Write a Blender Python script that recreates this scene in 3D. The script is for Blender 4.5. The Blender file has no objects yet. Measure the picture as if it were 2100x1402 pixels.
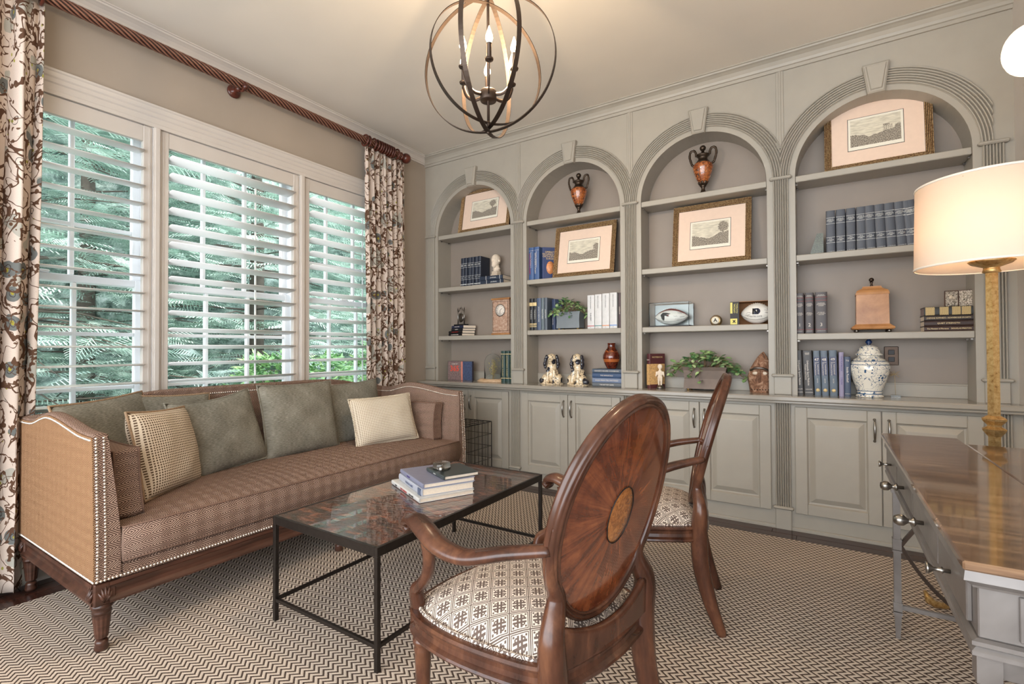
import bpy, bmesh, math, random
from math import sin, cos, pi, radians, sqrt, atan2, tau
from mathutils import Vector, Matrix, noise
random.seed(7)
SC = bpy.context.scene
COL = SC.collection

def lin(c):
    c = c / 255.0
    return c / 12.92 if c <= .04045 else ((c + .055) / 1.055) ** 2.4
def rgb(r, g, b):
    return (lin(r), lin(g), lin(b), 1.0)

# ------------------------------------------------------------------ camera
cam_d = bpy.data.cameras.new('camera'); cam = bpy.data.objects.new('camera', cam_d); COL.objects.link(cam)
F_PX = 1002.3
cam_d.sensor_width = 36.0; cam_d.lens = F_PX / 2100 * 36.0; cam_d.clip_start = .05; cam_d.clip_end = 200
yaw, pit, roll = -0.5705858, 0.0135502, -0.0043715
fw = Vector((sin(yaw) * cos(pit), cos(yaw) * cos(pit), sin(pit)))
rr = Vector((cos(yaw), -sin(yaw), 0)); uu = rr.cross(fw)
r2 = cos(roll) * rr + sin(roll) * uu; u2 = -sin(roll) * rr + cos(roll) * uu
cam.matrix_world = Matrix(((r2.x, u2.x, -fw.x, 0), (r2.y, u2.y, -fw.y, 0), (r2.z, u2.z, -fw.z, 1.16), (0, 0, 0, 1)))
SC.camera = cam

# ------------------------------------------------------------------ world, sun, big lights, exposure
w = bpy.data.worlds.new('world'); SC.world = w; w.use_nodes = True
wt = w.node_tree; wt.nodes.clear()
wo = wt.nodes.new('ShaderNodeOutputWorld'); wb = wt.nodes.new('ShaderNodeBackground')
wb.inputs['Color'].default_value = (.86, .93, 1.0, 1); wb.inputs['Strength'].default_value = 4.2
wt.links.new(wb.outputs[0], wo.inputs[0])
SUN_E = 4.5
sd = bpy.data.lights.new('sun', 'SUN'); sd.energy = SUN_E; sd.angle = radians(8); sd.color = (1, .96, .88)
so = bpy.data.objects.new('sun', sd); so.rotation_euler = Vector((-.58, .22, -.78)).to_track_quat('-Z', 'Y').to_euler(); COL.objects.link(so)
def area(name, loc, rot, sx, sy, e, col):
    d = bpy.data.lights.new(name, 'AREA'); d.shape = 'RECTANGLE'; d.size = sx; d.size_y = sy; d.energy = e; d.color = col
    o = bpy.data.objects.new(name, d); o.location = loc; o.rotation_euler = rot; COL.objects.link(o); return o
# added fill light behind the camera, in place of windows that are not modelled
area('hall_fill', (-1.3, -1.9, 1.75), (radians(90), 0, 0), 3.4, 2.2, 34, (1.0, .95, .89))
SC.view_settings.view_transform = 'Standard'; SC.view_settings.look = 'None'
SC.view_settings.gamma = 1; SC.view_settings.use_curve_mapping = False
SC.view_settings.exposure = 0.45

# ------------------------------------------------------------------ node helpers
class X:
    def __init__(s, t, k): s.t = t; s.k = k
    def _o(s, op, *a):
        n = s.t.nodes.new('ShaderNodeMath'); n.operation = op
        for i, v in enumerate((s,) + a):
            if isinstance(v, X): s.t.links.new(v.k, n.inputs[i])
            else: n.inputs[i].default_value = v
        return X(s.t, n.outputs[0])
    def __add__(s, o): return s._o('ADD', o)
    def __sub__(s, o): return s._o('SUBTRACT', o)
    def __mul__(s, o): return s._o('MULTIPLY', o)
    def __truediv__(s, o): return s._o('DIVIDE', o)
    def abs(s): return s._o('ABSOLUTE')
    def fract(s): return s._o('FRACT')
    def floor(s): return s._o('FLOOR')
    def sin(s): return s._o('SINE')
    def lt(s, o): return s._o('LESS_THAN', o)
    def gt(s, o): return s._o('GREATER_THAN', o)
    def mn(s, o): return s._o('MINIMUM', o)
    def mx(s, o): return s._o('MAXIMUM', o)
    def inv(s): return s._o('MULTIPLY_ADD', -1.0, 1.0)
    def tri(s): return ((s.fract() - .5).abs()) * 2.0     # 1 at 0, 0 at .5
    def step(s, a, b):
        n = s.t.nodes.new('ShaderNodeMapRange'); n.clamp = True; n.interpolation_type = 'SMOOTHSTEP'
        s.t.links.new(s.k, n.inputs[0]); n.inputs[1].default_value = a; n.inputs[2].default_value = b
        return X(s.t, n.outputs[0])
MATS = {}
class Mt:
    def __init__(s, name, base=(.5, .5, .5, 1), rough=.5, metal=0.0, spec=.5, **kw):
        m = bpy.data.materials.new(name); m.use_nodes = True; s.m = m; s.t = m.node_tree
        s.b = s.t.nodes['Principled BSDF']
        s.b.inputs['Base Color'].default_value = base; s.b.inputs['Roughness'].default_value = rough
        s.b.inputs['Metallic'].default_value = metal; s.b.inputs['Specular IOR Level'].default_value = spec
        for k, v in kw.items(): s.b.inputs[k.replace('_', ' ')].default_value = v
        MATS[name] = m
    def uv(s):
        n = s.t.nodes.new('ShaderNodeUVMap'); p = s.t.nodes.new('ShaderNodeSeparateXYZ'); s.t.links.new(n.outputs[0], p.inputs[0])
        s._uv = n.outputs[0]
        return X(s.t, p.outputs[0]), X(s.t, p.outputs[1])
    def obj(s):
        n = s.t.nodes.new('ShaderNodeTexCoord'); p = s.t.nodes.new('ShaderNodeSeparateXYZ'); s.t.links.new(n.outputs['Object'], p.inputs[0])
        s._oc = n.outputs['Object']
        return X(s.t, p.outputs[0]), X(s.t, p.outputs[1]), X(s.t, p.outputs[2])
    def vec(s, x, y, z=0.0):
        n = s.t.nodes.new('ShaderNodeCombineXYZ')
        for i, v in enumerate((x, y, z)):
            if isinstance(v, X): s.t.links.new(v.k, n.inputs[i])
            else: n.inputs[i].default_value = v
        return n.outputs[0]
    def noise(s, scale, vec=None, detail=3, rough=.5, dist=0.0, col=False):
        n = s.t.nodes.new('ShaderNodeTexNoise'); n.inputs['Scale'].default_value = scale
        n.inputs['Detail'].default_value = detail; n.inputs['Roughness'].default_value = rough; n.inputs['Distortion'].default_value = dist
        if vec is None:
            tc = s.t.nodes.new('ShaderNodeTexCoord'); vec = tc.outputs['Object']
        s.t.links.new(vec, n.inputs['Vector'])
        return X(s.t, n.outputs[0])
    def vor(s, scale, vec, feat='F1', out='Distance', rnd=1.0):
        n = s.t.nodes.new('ShaderNodeTexVoronoi'); n.feature = feat; n.inputs['Scale'].default_value = scale; n.inputs['Randomness'].default_value = rnd
        s.t.links.new(vec, n.inputs['Vector'])
        return X(s.t, n.outputs[out])
    def mix(s, fac, a, b):
        n = s.t.nodes.new('ShaderNodeMix'); n.data_type = 'RGBA'
        for i, v in ((0, fac), (6, a), (7, b)):
            if isinstance(v, X): s.t.links.new(v.k, n.inputs[i])
            else: n.inputs[i].default_value = v
        return X(s.t, n.outputs[2])
    def ramp(s, fac, stops):
        n = s.t.nodes.new('ShaderNodeValToRGB'); e = n.color_ramp.elements
        while len(e) < len(stops): e.new(.5)
        for i, (p, c) in enumerate(stops): e[i].position = p; e[i].color = c
        s.t.links.new(fac.k, n.inputs[0]); return X(s.t, n.outputs[0])
    def base(s, c): s.t.links.new(c.k, s.b.inputs['Base Color']); return s
    def rough(s, c): s.t.links.new(c.k, s.b.inputs['Roughness']); return s
    def bump(s, h, strength=.3, dist=.01):
        n = s.t.nodes.new('ShaderNodeBump'); n.inputs['Strength'].default_value = strength; n.inputs['Distance'].default_value = dist
        s.t.links.new(h.k, n.inputs['Height']); s.t.links.new(n.outputs[0], s.b.inputs['Normal']); return s
def flat(name, c, rough=.5, metal=0.0, amt=.08, sc=40, **kw):
    """a plain colour with a little procedural variation"""
    if name in MATS: return MATS[name]
    m = Mt(name, rgb(*c), rough, metal, **kw)
    n = m.noise(sc, detail=2)
    d = tuple(max(0, x * (1 - amt)) for x in c)
    m.base(m.mix(n, rgb(*d), rgb(*[min(255, x * (1 + amt)) for x in c]))); return m.m

# ------------------------------------------------------------------ mesh helpers
class MB:
    def __init__(s): s.v = []; s.f = []; s.sm = []; s.uvs = {}
    def add(s, vs, fs, smooth=False):
        o = len(s.v); s.v += [tuple(v) for v in vs]
        for f in fs: s.f.append(tuple(i + o for i in f)); s.sm.append(smooth)
        return o
    def box(s, x0, x1, y0, y1, z0, z1, b=0.0):
        if x1 < x0: x0, x1 = x1, x0
        if y1 < y0: y0, y1 = y1, y0
        if z1 < z0: z0, z1 = z1, z0
        if b <= 0:
            s.add([(x0, y0, z0), (x1, y0, z0), (x1, y1, z0), (x0, y1, z0), (x0, y0, z1), (x1, y0, z1), (x1, y1, z1), (x0, y1, z1)],
                  [(3, 2, 1, 0), (4, 5, 6, 7), (0, 1, 5, 4), (1, 2, 6, 5), (2, 3, 7, 6), (3, 0, 4, 7)]); return s
        b = min(b, (x1 - x0) * .45, (y1 - y0) * .45, (z1 - z0) * .45)
        cx, cy, cz = (x0 + x1) / 2, (y0 + y1) / 2, (z0 + z1) / 2; hx, hy, hz = (x1 - x0) / 2, (y1 - y0) / 2, (z1 - z0) / 2
        vs = []; ix = {}
        for sx in (-1, 1):
            for sy in (-1, 1):
                for sz in (-1, 1):
                    for a in range(3):
                        h = [hx - b, hy - b, hz - b]; h[a] += b
                        ix[(sx, sy, sz, a)] = len(vs); vs.append((cx + sx * h[0], cy + sy * h[1], cz + sz * h[2]))
        fs = []
        for a in range(3):
            o = [k for k in range(3) if k != a]
            for sg in (-1, 1):
                q = []
                for (p1, p2) in ((-1, -1), (1, -1), (1, 1), (-1, 1)):
                    k = [0, 0, 0]; k[a] = sg; k[o[0]] = p1; k[o[1]] = p2; q.append(ix[(*k, a)])
                if (sg > 0) == (a == 1): q.reverse()
                fs.append(tuple(q))
        for a in range(3):
            o = [k for k in range(3) if k != a]
            for p1 in (-1, 1):
                for p2 in (-1, 1):
                    k0 = [0, 0, 0]; k0[o[0]] = p1; k0[o[1]] = p2; k1 = list(k0); k0[a] = -1; k1[a] = 1
                    q = [ix[(*k0, o[0])], ix[(*k1, o[0])], ix[(*k1, o[1])], ix[(*k0, o[1])]]
                    if (p1 * p2 > 0) != (a == 1): q.reverse()
                    fs.append(tuple(q))
        for sx in (-1, 1):
            for sy in (-1, 1):
                for sz in (-1, 1):
                    q = [ix[(sx, sy, sz, 0)], ix[(sx, sy, sz, 1)], ix[(sx, sy, sz, 2)]]
                    if sx * sy * sz < 0: q.reverse()
                    fs.append(tuple(q))
        s.add(vs, fs); return s
    def lathe(s, prof, n=24, c=(0, 0, 0), M=None, smooth=True, amp=0, k=0, phase=0, sq=False):
        """profile [(r, z)]; amp/k add flutes"""
        vs = []; fs = []
        for r, z in prof:
            for i in range(n):
                a = tau * i / n + phase
                q = r * (1 + amp * cos(k * a)) if amp else r
                p = Vector((q * cos(a), q * sin(a), z))
                if M: p = M @ p
                vs.append((p.x + c[0], p.y + c[1], p.z + c[2]))
        m = len(prof)
        for j in range(m - 1):
            for i in range(n):
                k2 = (i + 1) % n; fs.append((j * n + i, j * n + k2, (j + 1) * n + k2, (j + 1) * n + i))
        loop = prof[0] == prof[-1]
        if prof[0][0] > 1e-5 and not loop: fs.append(tuple(range(n - 1, -1, -1)))
        if prof[-1][0] > 1e-5 and not loop: fs.append(tuple((m - 1) * n + i for i in range(n)))
        s.add(vs, fs, smooth); return s
    def tube(s, pts, r, n=8, closed=False, smooth=True, sec=None, up=None, caps=True, twist=0):
        """sweep a circle (or the 2D section `sec`, scaled by r) along points"""
        P = [Vector(p) for p in pts]; m = len(P)
        R = r if isinstance(r, list) else [r] * m
        sec = sec or [(cos(tau * i / n), sin(tau * i / n)) for i in range(n)]
        n = len(sec); vs = []; prev = None
        for i, p in enumerate(P):
            if closed: t = P[(i + 1) % m] - P[i - 1]
            else: t = P[min(i + 1, m - 1)] - P[max(i - 1, 0)]
            t.normalize()
            if prev is None:
                a = Vector(up) if up else (Vector((0, 0, 1)) if abs(t.z) < .9 else Vector((1, 0, 0)))
            else: a = Vector(up) if up else prev
            a = (a - t * a.dot(t))
            if a.length < 1e-6: a = t.orthogonal()
            a.normalize(); prev = a; b = t.cross(a)
            ri = R[i]
            rx, ry = (ri if isinstance(ri, tuple) else (ri, ri))
            ca, sa = cos(twist * i), sin(twist * i)
            for (u, v) in sec:
                u, v = u * ca - v * sa, u * sa + v * ca
                vs.append(p + b * (u * rx) + a * (v * ry))
        fs = []
        for j in range(m if closed else m - 1):
            for i in range(n):
                k = (i + 1) % n; j2 = (j + 1) % m
                fs.append((j * n + i, j * n + k, j2 * n + k, j2 * n + i))
        if not closed and caps:
            fs.append(tuple(range(n - 1, -1, -1))); fs.append(tuple((m - 1) * n + i for i in range(n)))
        s.add(vs, fs, smooth); return s
    def ball(s, c, r, n=12, m=8, sc=(1, 1, 1)):
        pr = [(r * sin(pi * j / m), -r * cos(pi * j / m)) for j in range(m + 1)]
        pr[0] = (1e-6, -r); pr[-1] = (1e-6, r)
        s.lathe([(a, b) for a, b in pr], n, c, Matrix.Diagonal((sc[0], sc[1], sc[2])).to_3x3()); return s
    def prism(s, poly, h0, h1, ax='z', smooth=False):
        """extrude 2D polygon; ax z:(x,y) y:(x,z) x:(y,z)"""
        n = len(poly)
        def P(u, v, h):
            return (u, v, h) if ax == 'z' else ((u, h, v) if ax == 'y' else (h, u, v))
        vs = [P(u, v, h0) for u, v in poly] + [P(u, v, h1) for u, v in poly]
        fs = [tuple(range(n - 1, -1, -1)), tuple(range(n, 2 * n))] + [(i, (i + 1) % n, n + (i + 1) % n, n + i) for i in range(n)]
        s.add(vs, fs, smooth); return s
    def grid(s, fn, nu, nv, smooth=True, closeu=False):
        vs = [fn(i / (nu if closeu else nu - 1), j / (nv - 1)) for j in range(nv) for i in range(nu)]
        fs = []
        for j in range(nv - 1):
            for i in range(nu if closeu else nu - 1):
                k = (i + 1) % nu; fs.append((j * nu + i, j * nu + k, (j + 1) * nu + k, (j + 1) * nu + i))
        s.add(vs, fs, smooth); return s
    def xf(s, M, start=0):
        for i in range(start, len(s.v)): s.v[i] = tuple(M @ Vector(s.v[i]))
        return s
    def build(s, name, mat, root=None, uvf=None, world=False, fix=True):
        if world and root is not None:
            L = root.matrix_world.translation if False else ROOTLOC.get(root.name, Vector((0, 0, 0)))
            s.v = [(a - L[0], b - L[1], c - L[2]) for a, b, c in s.v]
        me = bpy.data.meshes.new(name); me.from_pydata(s.v, [], s.f)
        me.polygons.foreach_set('use_smooth', s.sm)
        me.validate()
        if fix:
            bm = bmesh.new(); bm.from_mesh(me); bmesh.ops.recalc_face_normals(bm, faces=bm.faces); bm.to_mesh(me); bm.free()
        ul = me.uv_layers.new(name='uv')
        V = me.vertices; data = [0.0] * (2 * len(me.loops))
        for p in me.polygons:
            nx, ny, nz = abs(p.normal.x), abs(p.normal.y), abs(p.normal.z)
            ax = 2 if nz >= nx and nz >= ny else (0 if nx >= ny else 1)
            for li in p.loop_indices:
                c = V[me.loops[li].vertex_index].co
                if uvf: u, v = uvf(c, p.normal)
                else: u, v = ((c.x, c.y) if ax == 2 else ((c.y, c.z) if ax == 0 else (c.x, c.z)))
                data[2 * li] = u; data[2 * li + 1] = v
        ul.data.foreach_set('uv', data)
        if mat: me.materials.append(MATS[mat] if isinstance(mat, str) else mat)
        o = bpy.data.objects.new(name, me); COL.objects.link(o)
        if root is not None: o.parent = root
        return o
ROOTLOC = {}
def thing(name, label, cat, loc=(0, 0, 0), rotz=0, group=None, kind=None):
    o = bpy.data.objects.new(name, None); COL.objects.link(o); o.empty_display_size = .05
    o.location = loc; o.rotation_euler = (0, 0, rotz); o['label'] = label; o['category'] = cat
    if group: o['group'] = group
    if kind: o['kind'] = kind
    ROOTLOC[o.name] = Vector(loc); return o
def tag(o, label, cat, group=None):
    o['label'] = label; o['category'] = cat
    if group: o['group'] = group
    return o
def struct(o): o['kind'] = 'structure'; return o
def sroot(name, loc=(0, 0, 0)):
    o = bpy.data.objects.new(name, None); COL.objects.link(o); o.location = loc; o['kind'] = 'structure'; ROOTLOC[o.name] = Vector(loc); return o
def stuff(o): o['kind'] = 'stuff'; return o
def dup(root, loc, rotz=None, label=None):
    r = root.copy(); COL.objects.link(r); r.location = loc
    if rotz is not None: r.rotation_euler = (0, 0, rotz)
    if label: r['label'] = label
    for ch in root.children:
        c = ch.copy(); COL.objects.link(c); c.parent = r
        for g in ch.children: d = g.copy(); COL.objects.link(d); d.parent = c
    return r
DG = None
def text(s, size, M, mat, root, name='lettering', font_bold=0.0, ext=.0004, width=None, spacing=1.0):
    """lettering as raised mesh, laid in the local XY plane then moved by M (text centred on the origin)"""
    cu = bpy.data.curves.new('t', 'FONT'); cu.body = s; cu.size = size; cu.align_x = 'CENTER'; cu.align_y = 'CENTER'
    cu.extrude = ext; cu.offset = font_bold; cu.space_character = spacing; cu.resolution_u = 2; cu.space_line = .85
    to = bpy.data.objects.new('t', cu); COL.objects.link(to)
    dg = bpy.context.evaluated_depsgraph_get(); me = bpy.data.meshes.new_from_object(to.evaluated_get(dg))
    bpy.data.objects.remove(to); bpy.data.curves.remove(cu)
    if width and me.vertices:
        xs = [v.co.x for v in me.vertices]; k = width / max(1e-6, max(xs) - min(xs))
        if k < 1 or width < 0: me.transform(Matrix.Diagonal((abs(k), 1, 1, 1)))
        elif k > 1.0: me.transform(Matrix.Diagonal((min(k, 1.6), 1, 1, 1)))
    me.transform(M); me.name = name
    me.materials.clear(); me.materials.append(MATS[mat] if isinstance(mat, str) else mat)
    o = bpy.data.objects.new(name, me); COL.objects.link(o)
    if root is not None: o.parent = root
    return o
# orientation matrices: text facing -y (reads left to right along +x)
def face_front(x, y, z, rot=0):   # rot in plane: 0 upright, -90 reads top to bottom
    return Matrix.Translation((x, y, z)) @ Matrix.Rotation(radians(90), 4, 'X') @ Matrix.Rotation(radians(rot), 4, 'Z')
def arc(cx, cz, r, a0, a1, n): return [(cx + r * cos(a0 + (a1 - a0) * i / n), cz + r * sin(a0 + (a1 - a0) * i / n)) for i in range(n + 1)]
# ------------------------------------------------------------------ materials
flat('ceiling_paint', (214, 206, 194), .9, amt=.02, sc=3)
flat('wall_paint', (162, 149, 135), .8, amt=.025, sc=4)
flat('hall_paint', (200, 190, 178), .8, amt=.02, sc=4)
flat('cabinet_paint', (157, 150, 138), .42, amt=.03, sc=9)
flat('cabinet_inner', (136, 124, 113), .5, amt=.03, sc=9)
flat('counter_paint', (150, 143, 132), .16, amt=.03, sc=9)
flat('trim_paint', (196, 188, 180), .45, amt=.02, sc=9)
flat('shutter_paint', (240, 241, 240), .4, amt=.02, sc=9)
flat('sash_paint', (238, 240, 243), .4, amt=.02, sc=9)
m = Mt('dark_oak', rgb(48, 28, 22), .25); a, b, c = m.obj()
g = m.noise(6, m.vec(a * 1.0, b * 14.0), 4); m.base(m.ramp(g, [(.3, rgb(36, 20, 16)), (.7, rgb(72, 42, 32))])); m.bump(g, .1)
flat('black_metal', (38, 36, 36), .4, .6)
flat('steel', (150, 146, 140), .28, 1.0, amt=.1)
flat('pewter', (128, 122, 116), .3, 1.0, amt=.15)
flat('bronze', (66, 54, 46), .38, .85, amt=.15)
flat('white_paper', (222, 212, 200), .8, amt=.04, sc=300)
flat('ink', (42, 38, 36), .7)
flat('gold_ink', (214, 190, 140), .45, .3)
flat('silver_ink', (205, 205, 200), .5)
flat('red_ink', (170, 40, 34), .6)
flat('nail', (214, 204, 192), .25, .7)
m = Mt('glass', (1, 1, 1, 1), .0, Transmission_Weight=1.0, IOR=1.45)
m = Mt('pane_glass', (1, 1, 1, 1), .0, Transmission_Weight=1.0, IOR=1.01)
m = Mt('thin_clear', (.97, 1, 1, 1), .0, Transmission_Weight=1.0, IOR=1.10)
# herringbone rug
m = Mt('rug', rgb(190, 172, 152), .95, spec=.1); u, v = m.uv()
wob = m.noise(220, m._uv, 2) * .004
z = (v / .040).tri() * .026
st = ((u + z + wob) / .0262).fract()
dk = st.gt(.59)
thr = m.noise(900, m._uv, 1)
cc = m.mix(thr, rgb(190, 173, 157), rgb(232, 216, 199)); dd = m.mix(thr, rgb(58, 46, 41), rgb(104, 88, 78))
m.base(m.mix(dk, cc, dd)); m.bump((st * 6.2832).sin() * .5 + thr, .6, .004)
# dark sofa weave: nested lozenges
def lozenge(name, base, dark, light, s=.050, ax=1.0, rough=.9):
    m = Mt(name, rgb(*base), rough, spec=.15); u, v = m.uv()
    r = ((u / (s * 1.35)).tri() + (v / s).tri())          # 0..2 diamonds about lattice points
    band = (r * 3.0).fract()
    quad = ((u / (s * 1.15)).fract().gt(.5) - (v / s).fract().gt(.5)).abs()
    ln = band.gt(.55)
    n = m.noise(500, m._uv, 1)
    c1 = m.mix(n, rgb(*[x * .92 for x in base]), rgb(*light))
    m.base(m.mix(ln, c1, rgb(*dark)))
    m.bump((band - .5).abs() * 2.0 + n * .4, .5, .003); return m
lozenge('sofa_weave', (148, 120, 104), (78, 58, 50), (182, 154, 136))
lozenge('sofa_side', (160, 120, 86), (104, 72, 50), (184, 146, 110), s=.042)
m = Mt('green_chenille', rgb(118, 118, 104), .95, spec=.1); u, v = m.uv()
n = m.noise(1, m.vec(u * 60.0, v * 420.0), 3); n2 = m.noise(9, m._uv, 2)
m.base(m.ramp(n * .7 + n2 * .3, [(.3, rgb(88, 84, 74)), (.5, rgb(126, 122, 110)), (.72, rgb(158, 154, 142))])); m.bump(n, .5, .004)
def check(name, s, a, b):
    m = Mt(name, rgb(*a), .95, spec=.1); u, v = m.uv()
    e = m.noise(60, m._uv, 2) * .002
    g = ((u + e) / s).fract().gt(.42) * ((v + e) / s).fract().gt(.42)
    n = m.noise(700, m._uv, 1)
    m.base(m.mix(g, m.mix(n, rgb(*[x * .94 for x in a]), rgb(*[min(255, x * 1.05) for x in a])), rgb(*b))); m.bump(g + n * .3, .5, .003)
check('check_fabric', .0115, (212, 196, 174), (96, 78, 62))
check('check_fabric_pale', .0115, (216, 204, 184), (158, 142, 122))
flat('braid', (140, 116, 92), .9, amt=.35, sc=160)
flat('brown_piping', (112, 86, 72), .9, amt=.2, sc=120)
# carved brown wood
def wood(name, stops, rough=.3, sc=5.0, stretch=(1, 12, 12), bump=.08):
    m = Mt(name, stops[0][1], rough); a, b, c = m.obj()
    g = m.noise(sc, m.vec(a * float(stretch[0]), b * float(stretch[1]), c * float(stretch[2])), 5, .6, .4)
    m.base(m.ramp(g, stops)); m.bump(g, bump, .003); return m
wood('sofa_wood', [(.3, rgb(48, 29, 22)), (.7, rgb(90, 58, 45))], .3, 4, (6, 1, 8))
wood('chair_wood', [(.28, rgb(44, 24, 16)), (.55, rgb(80, 48, 34)), (.8, rgb(116, 76, 52))], .22, 5, (3, 3, 1))
wood('copper_wood', [(.3, rgb(50, 20, 14)), (.7, rgb(100, 48, 34))], .28, 14, (1, 1, 1))
m = Mt('rope_wood', rgb(80, 40, 28), .28); a_, b_, c_ = m.obj()
n_ = m.t.nodes.new('ShaderNodeMath'); n_.operation = 'ARCTAN2'; m.t.links.new(c_.k, n_.inputs[0]); m.t.links.new(a_.k, n_.inputs[1])
rg = ((X(m.t, n_.outputs[0]) + (b_ + 1.7) * 20.0) * 4.0).sin().abs()
m.base(m.ramp(rg + (m.noise(30, None, 2) - .5) * .3, [(.25, rgb(30, 14, 10)), (.6, rgb(70, 36, 26)), (.95, rgb(136, 94, 76))]))  # groove shade and ridge highlights of the spiral painted into the wood colour
wood('honey_wood', [(.3, rgb(142, 92, 52)), (.7, rgb(190, 138, 88))], .35, 9, (1, 1, 1))
wood('burl', [(.3, rgb(150, 112, 92)), (.5, rgb(178, 144, 122)), (.7, rgb(196, 172, 152))], .3, 60, (1, 1, 1))
wood('pale_wood', [(.3, rgb(176, 142, 106)), (.7, rgb(214, 182, 146))], .5, 12, (1, 6, 6))
# sunburst veneer of the chair backs: grain fans out from the centre medallion (uv = metres from centre)
m = Mt('sunburst_veneer', rgb(110, 55, 30), .12, Coat_Weight=.6, Coat_Roughness=.05); u, v = m.uv()
n_ = m.t.nodes.new('ShaderNodeMath'); n_.operation = 'ARCTAN2'; m.t.links.new(v.k, n_.inputs[0]); m.t.links.new(u.k, n_.inputs[1]); ang = X(m.t, n_.outputs[0])
rad = (u * u + v * v)._o('SQRT')
wv = ((ang / .3927).fract() - .5).abs() * 2.0
g = m.noise(1, m.vec(ang * 5.0, rad * 5.0, 3.0), 6, .65, 1.2); g2 = m.noise(5, m._uv, 4, .6, 1.5)
m.base(m.ramp(g * .5 + g2 * .45 + wv * .03, [(.30, rgb(48, 22, 14)), (.44, rgb(94, 46, 28)), (.56, rgb(134, 74, 44)), (.74, rgb(178, 112, 70))])); m.bump(g, .03)
m = Mt('medallion_veneer', rgb(150, 90, 45), .15, Coat_Weight=.6); n = m.noise(60, None, 4, .7, 1.2)
m.base(m.ramp(n, [(.3, rgb(104, 56, 26)), (.5, rgb(150, 92, 46)), (.7, rgb(186, 124, 66))]))
# chair seat key pattern on a diagonal lattice
m = Mt('key_fabric', rgb(220, 206, 190), .9, spec=.15); u, v = m.uv()
S = .072; p = (u + v) / S; q = (u - v) / S
fa = (p.fract() - .5) * 2.0; fb = (q.fract() - .5) * 2.0; A = fa.abs(); B = fb.abs()
edge = A.mx(B)
border = edge.gt(.78) * edge.lt(.87); border = border.mx(edge.gt(.94))
def band(x, lo, hi): return x.gt(lo) * x.lt(hi)
bars = (band(A, .08, .28) * B.lt(.68)).mx(band(B, .08, .28) * A.lt(.68))
hooks = (band(A, .26, .46) * band(B, .40, .54)).mx(band(B, .26, .46) * band(A, .40, .54))
dots = band(A, .52, .70) * band(B, .52, .70)
pt = border.mx(bars).mx(hooks).mx(dots)
n = m.noise(900, m._uv, 1)
m.base(m.mix(pt, m.mix(n, rgb(206, 192, 178), rgb(232, 220, 206)), m.mix(n, rgb(84, 72, 66), rgb(118, 102, 94)))); m.bump(pt + n * .4, .35, .003)
# curtain: scrolling vines, grey blossoms, mustard leaves on cream
m = Mt('curtain_print', rgb(200, 182, 166), .9, spec=.1); u, v = m.uv()
wa = m.noise(7.5, m._uv, 2, .5, .9); wb = m.noise(6.5, m.vec(u + 3.1, v + 1.7), 2, .5, .9); w1 = wa; w2 = wb
vine = (wa - .5).abs().lt(.022).mx((wb - .52).abs().lt(.012))
du = m.vec(u + w1 * .05, v + w2 * .05)
vd = m.vor(9.0, du); cell = m.vor(9.0, du, out='Color')
small = m.vor(30.0, du); leafm = small.lt(.34) * (w1 - .5).abs().lt(.07)
flower = vd.lt(.34) * vd.gt(.10) * cell.gt(.52); core = vd.lt(.10) * cell.gt(.52)
ring = vd.lt(.17) * vd.gt(.145) * cell.gt(.3)
blotch = m.noise(5.0, m.vec(u + 9.0, v), 1).gt(.60)
base_ = m.mix(m.noise(300, m._uv, 1), rgb(186, 170, 158), rgb(210, 194, 182))
c1 = m.mix(blotch, base_, rgb(162, 158, 148)); gold = m.vor(14.0, m.vec(u + 5.0, v + 2.0)).lt(.12); c1 = m.mix(gold, c1, rgb(150, 146, 72))
c1 = m.mix(flower, c1, rgb(104, 106, 104)); c1 = m.mix(core, c1, rgb(150, 140, 60)); c1 = m.mix(ring, c1, rgb(60, 56, 54))
c1 = m.mix(leafm, c1, rgb(96, 72, 56)); c1 = m.mix(vine, c1, rgb(88, 64, 50))
m.base(c1)
m.b.inputs['Subsurface Weight'].default_value = 0.0
# tortoise-shell glass table top
m = Mt('shell_top', rgb(70, 40, 30), .08, Coat_Weight=.8, Coat_Roughness=.02); u, v = m.uv()
n = m.noise(1, m.vec(u * 14.0, v * 34.0), 5, .6, .6); rip = m.noise(1, m.vec(u * 26.0, v * 60.0), 3)
m.base(m.ramp(n, [(.34, rgb(26, 18, 16)), (.47, rgb(58, 34, 28)), (.56, rgb(98, 54, 38)), (.66, rgb(146, 84, 56)), (.74, rgb(96, 62, 50))]))
m.bump(rip, .35, .01)
flat('table_iron', (52, 46, 42), .35, .7, amt=.2)
# desk: brown lacquered silver-leaf top, pewter lacquer body
m = Mt('desk_top', rgb(150, 116, 84), .12, Coat_Weight=.5, Coat_Roughness=.05); u, v = m.uv()
n = m.noise(1, m.vec(u * 3.0, v * 26.0), 5, .62, 1.0); n2 = m.noise(3, m._uv, 3)
m.base(m.ramp(n * .7 + n2 * .3, [(.3, rgb(62, 44, 32)), (.46, rgb(98, 72, 52)), (.6, rgb(134, 104, 78)), (.75, rgb(164, 134, 104))])); m.bump(n, .04, .004)
m = Mt('desk_lacquer', rgb(128, 122, 118), .34, .35); n = m.noise(4, None, 4, .6, .5)
m.base(m.ramp(n, [(.3, rgb(92, 86, 82)), (.6, rgb(122, 116, 112)), (.8, rgb(146, 142, 140))]))
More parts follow.
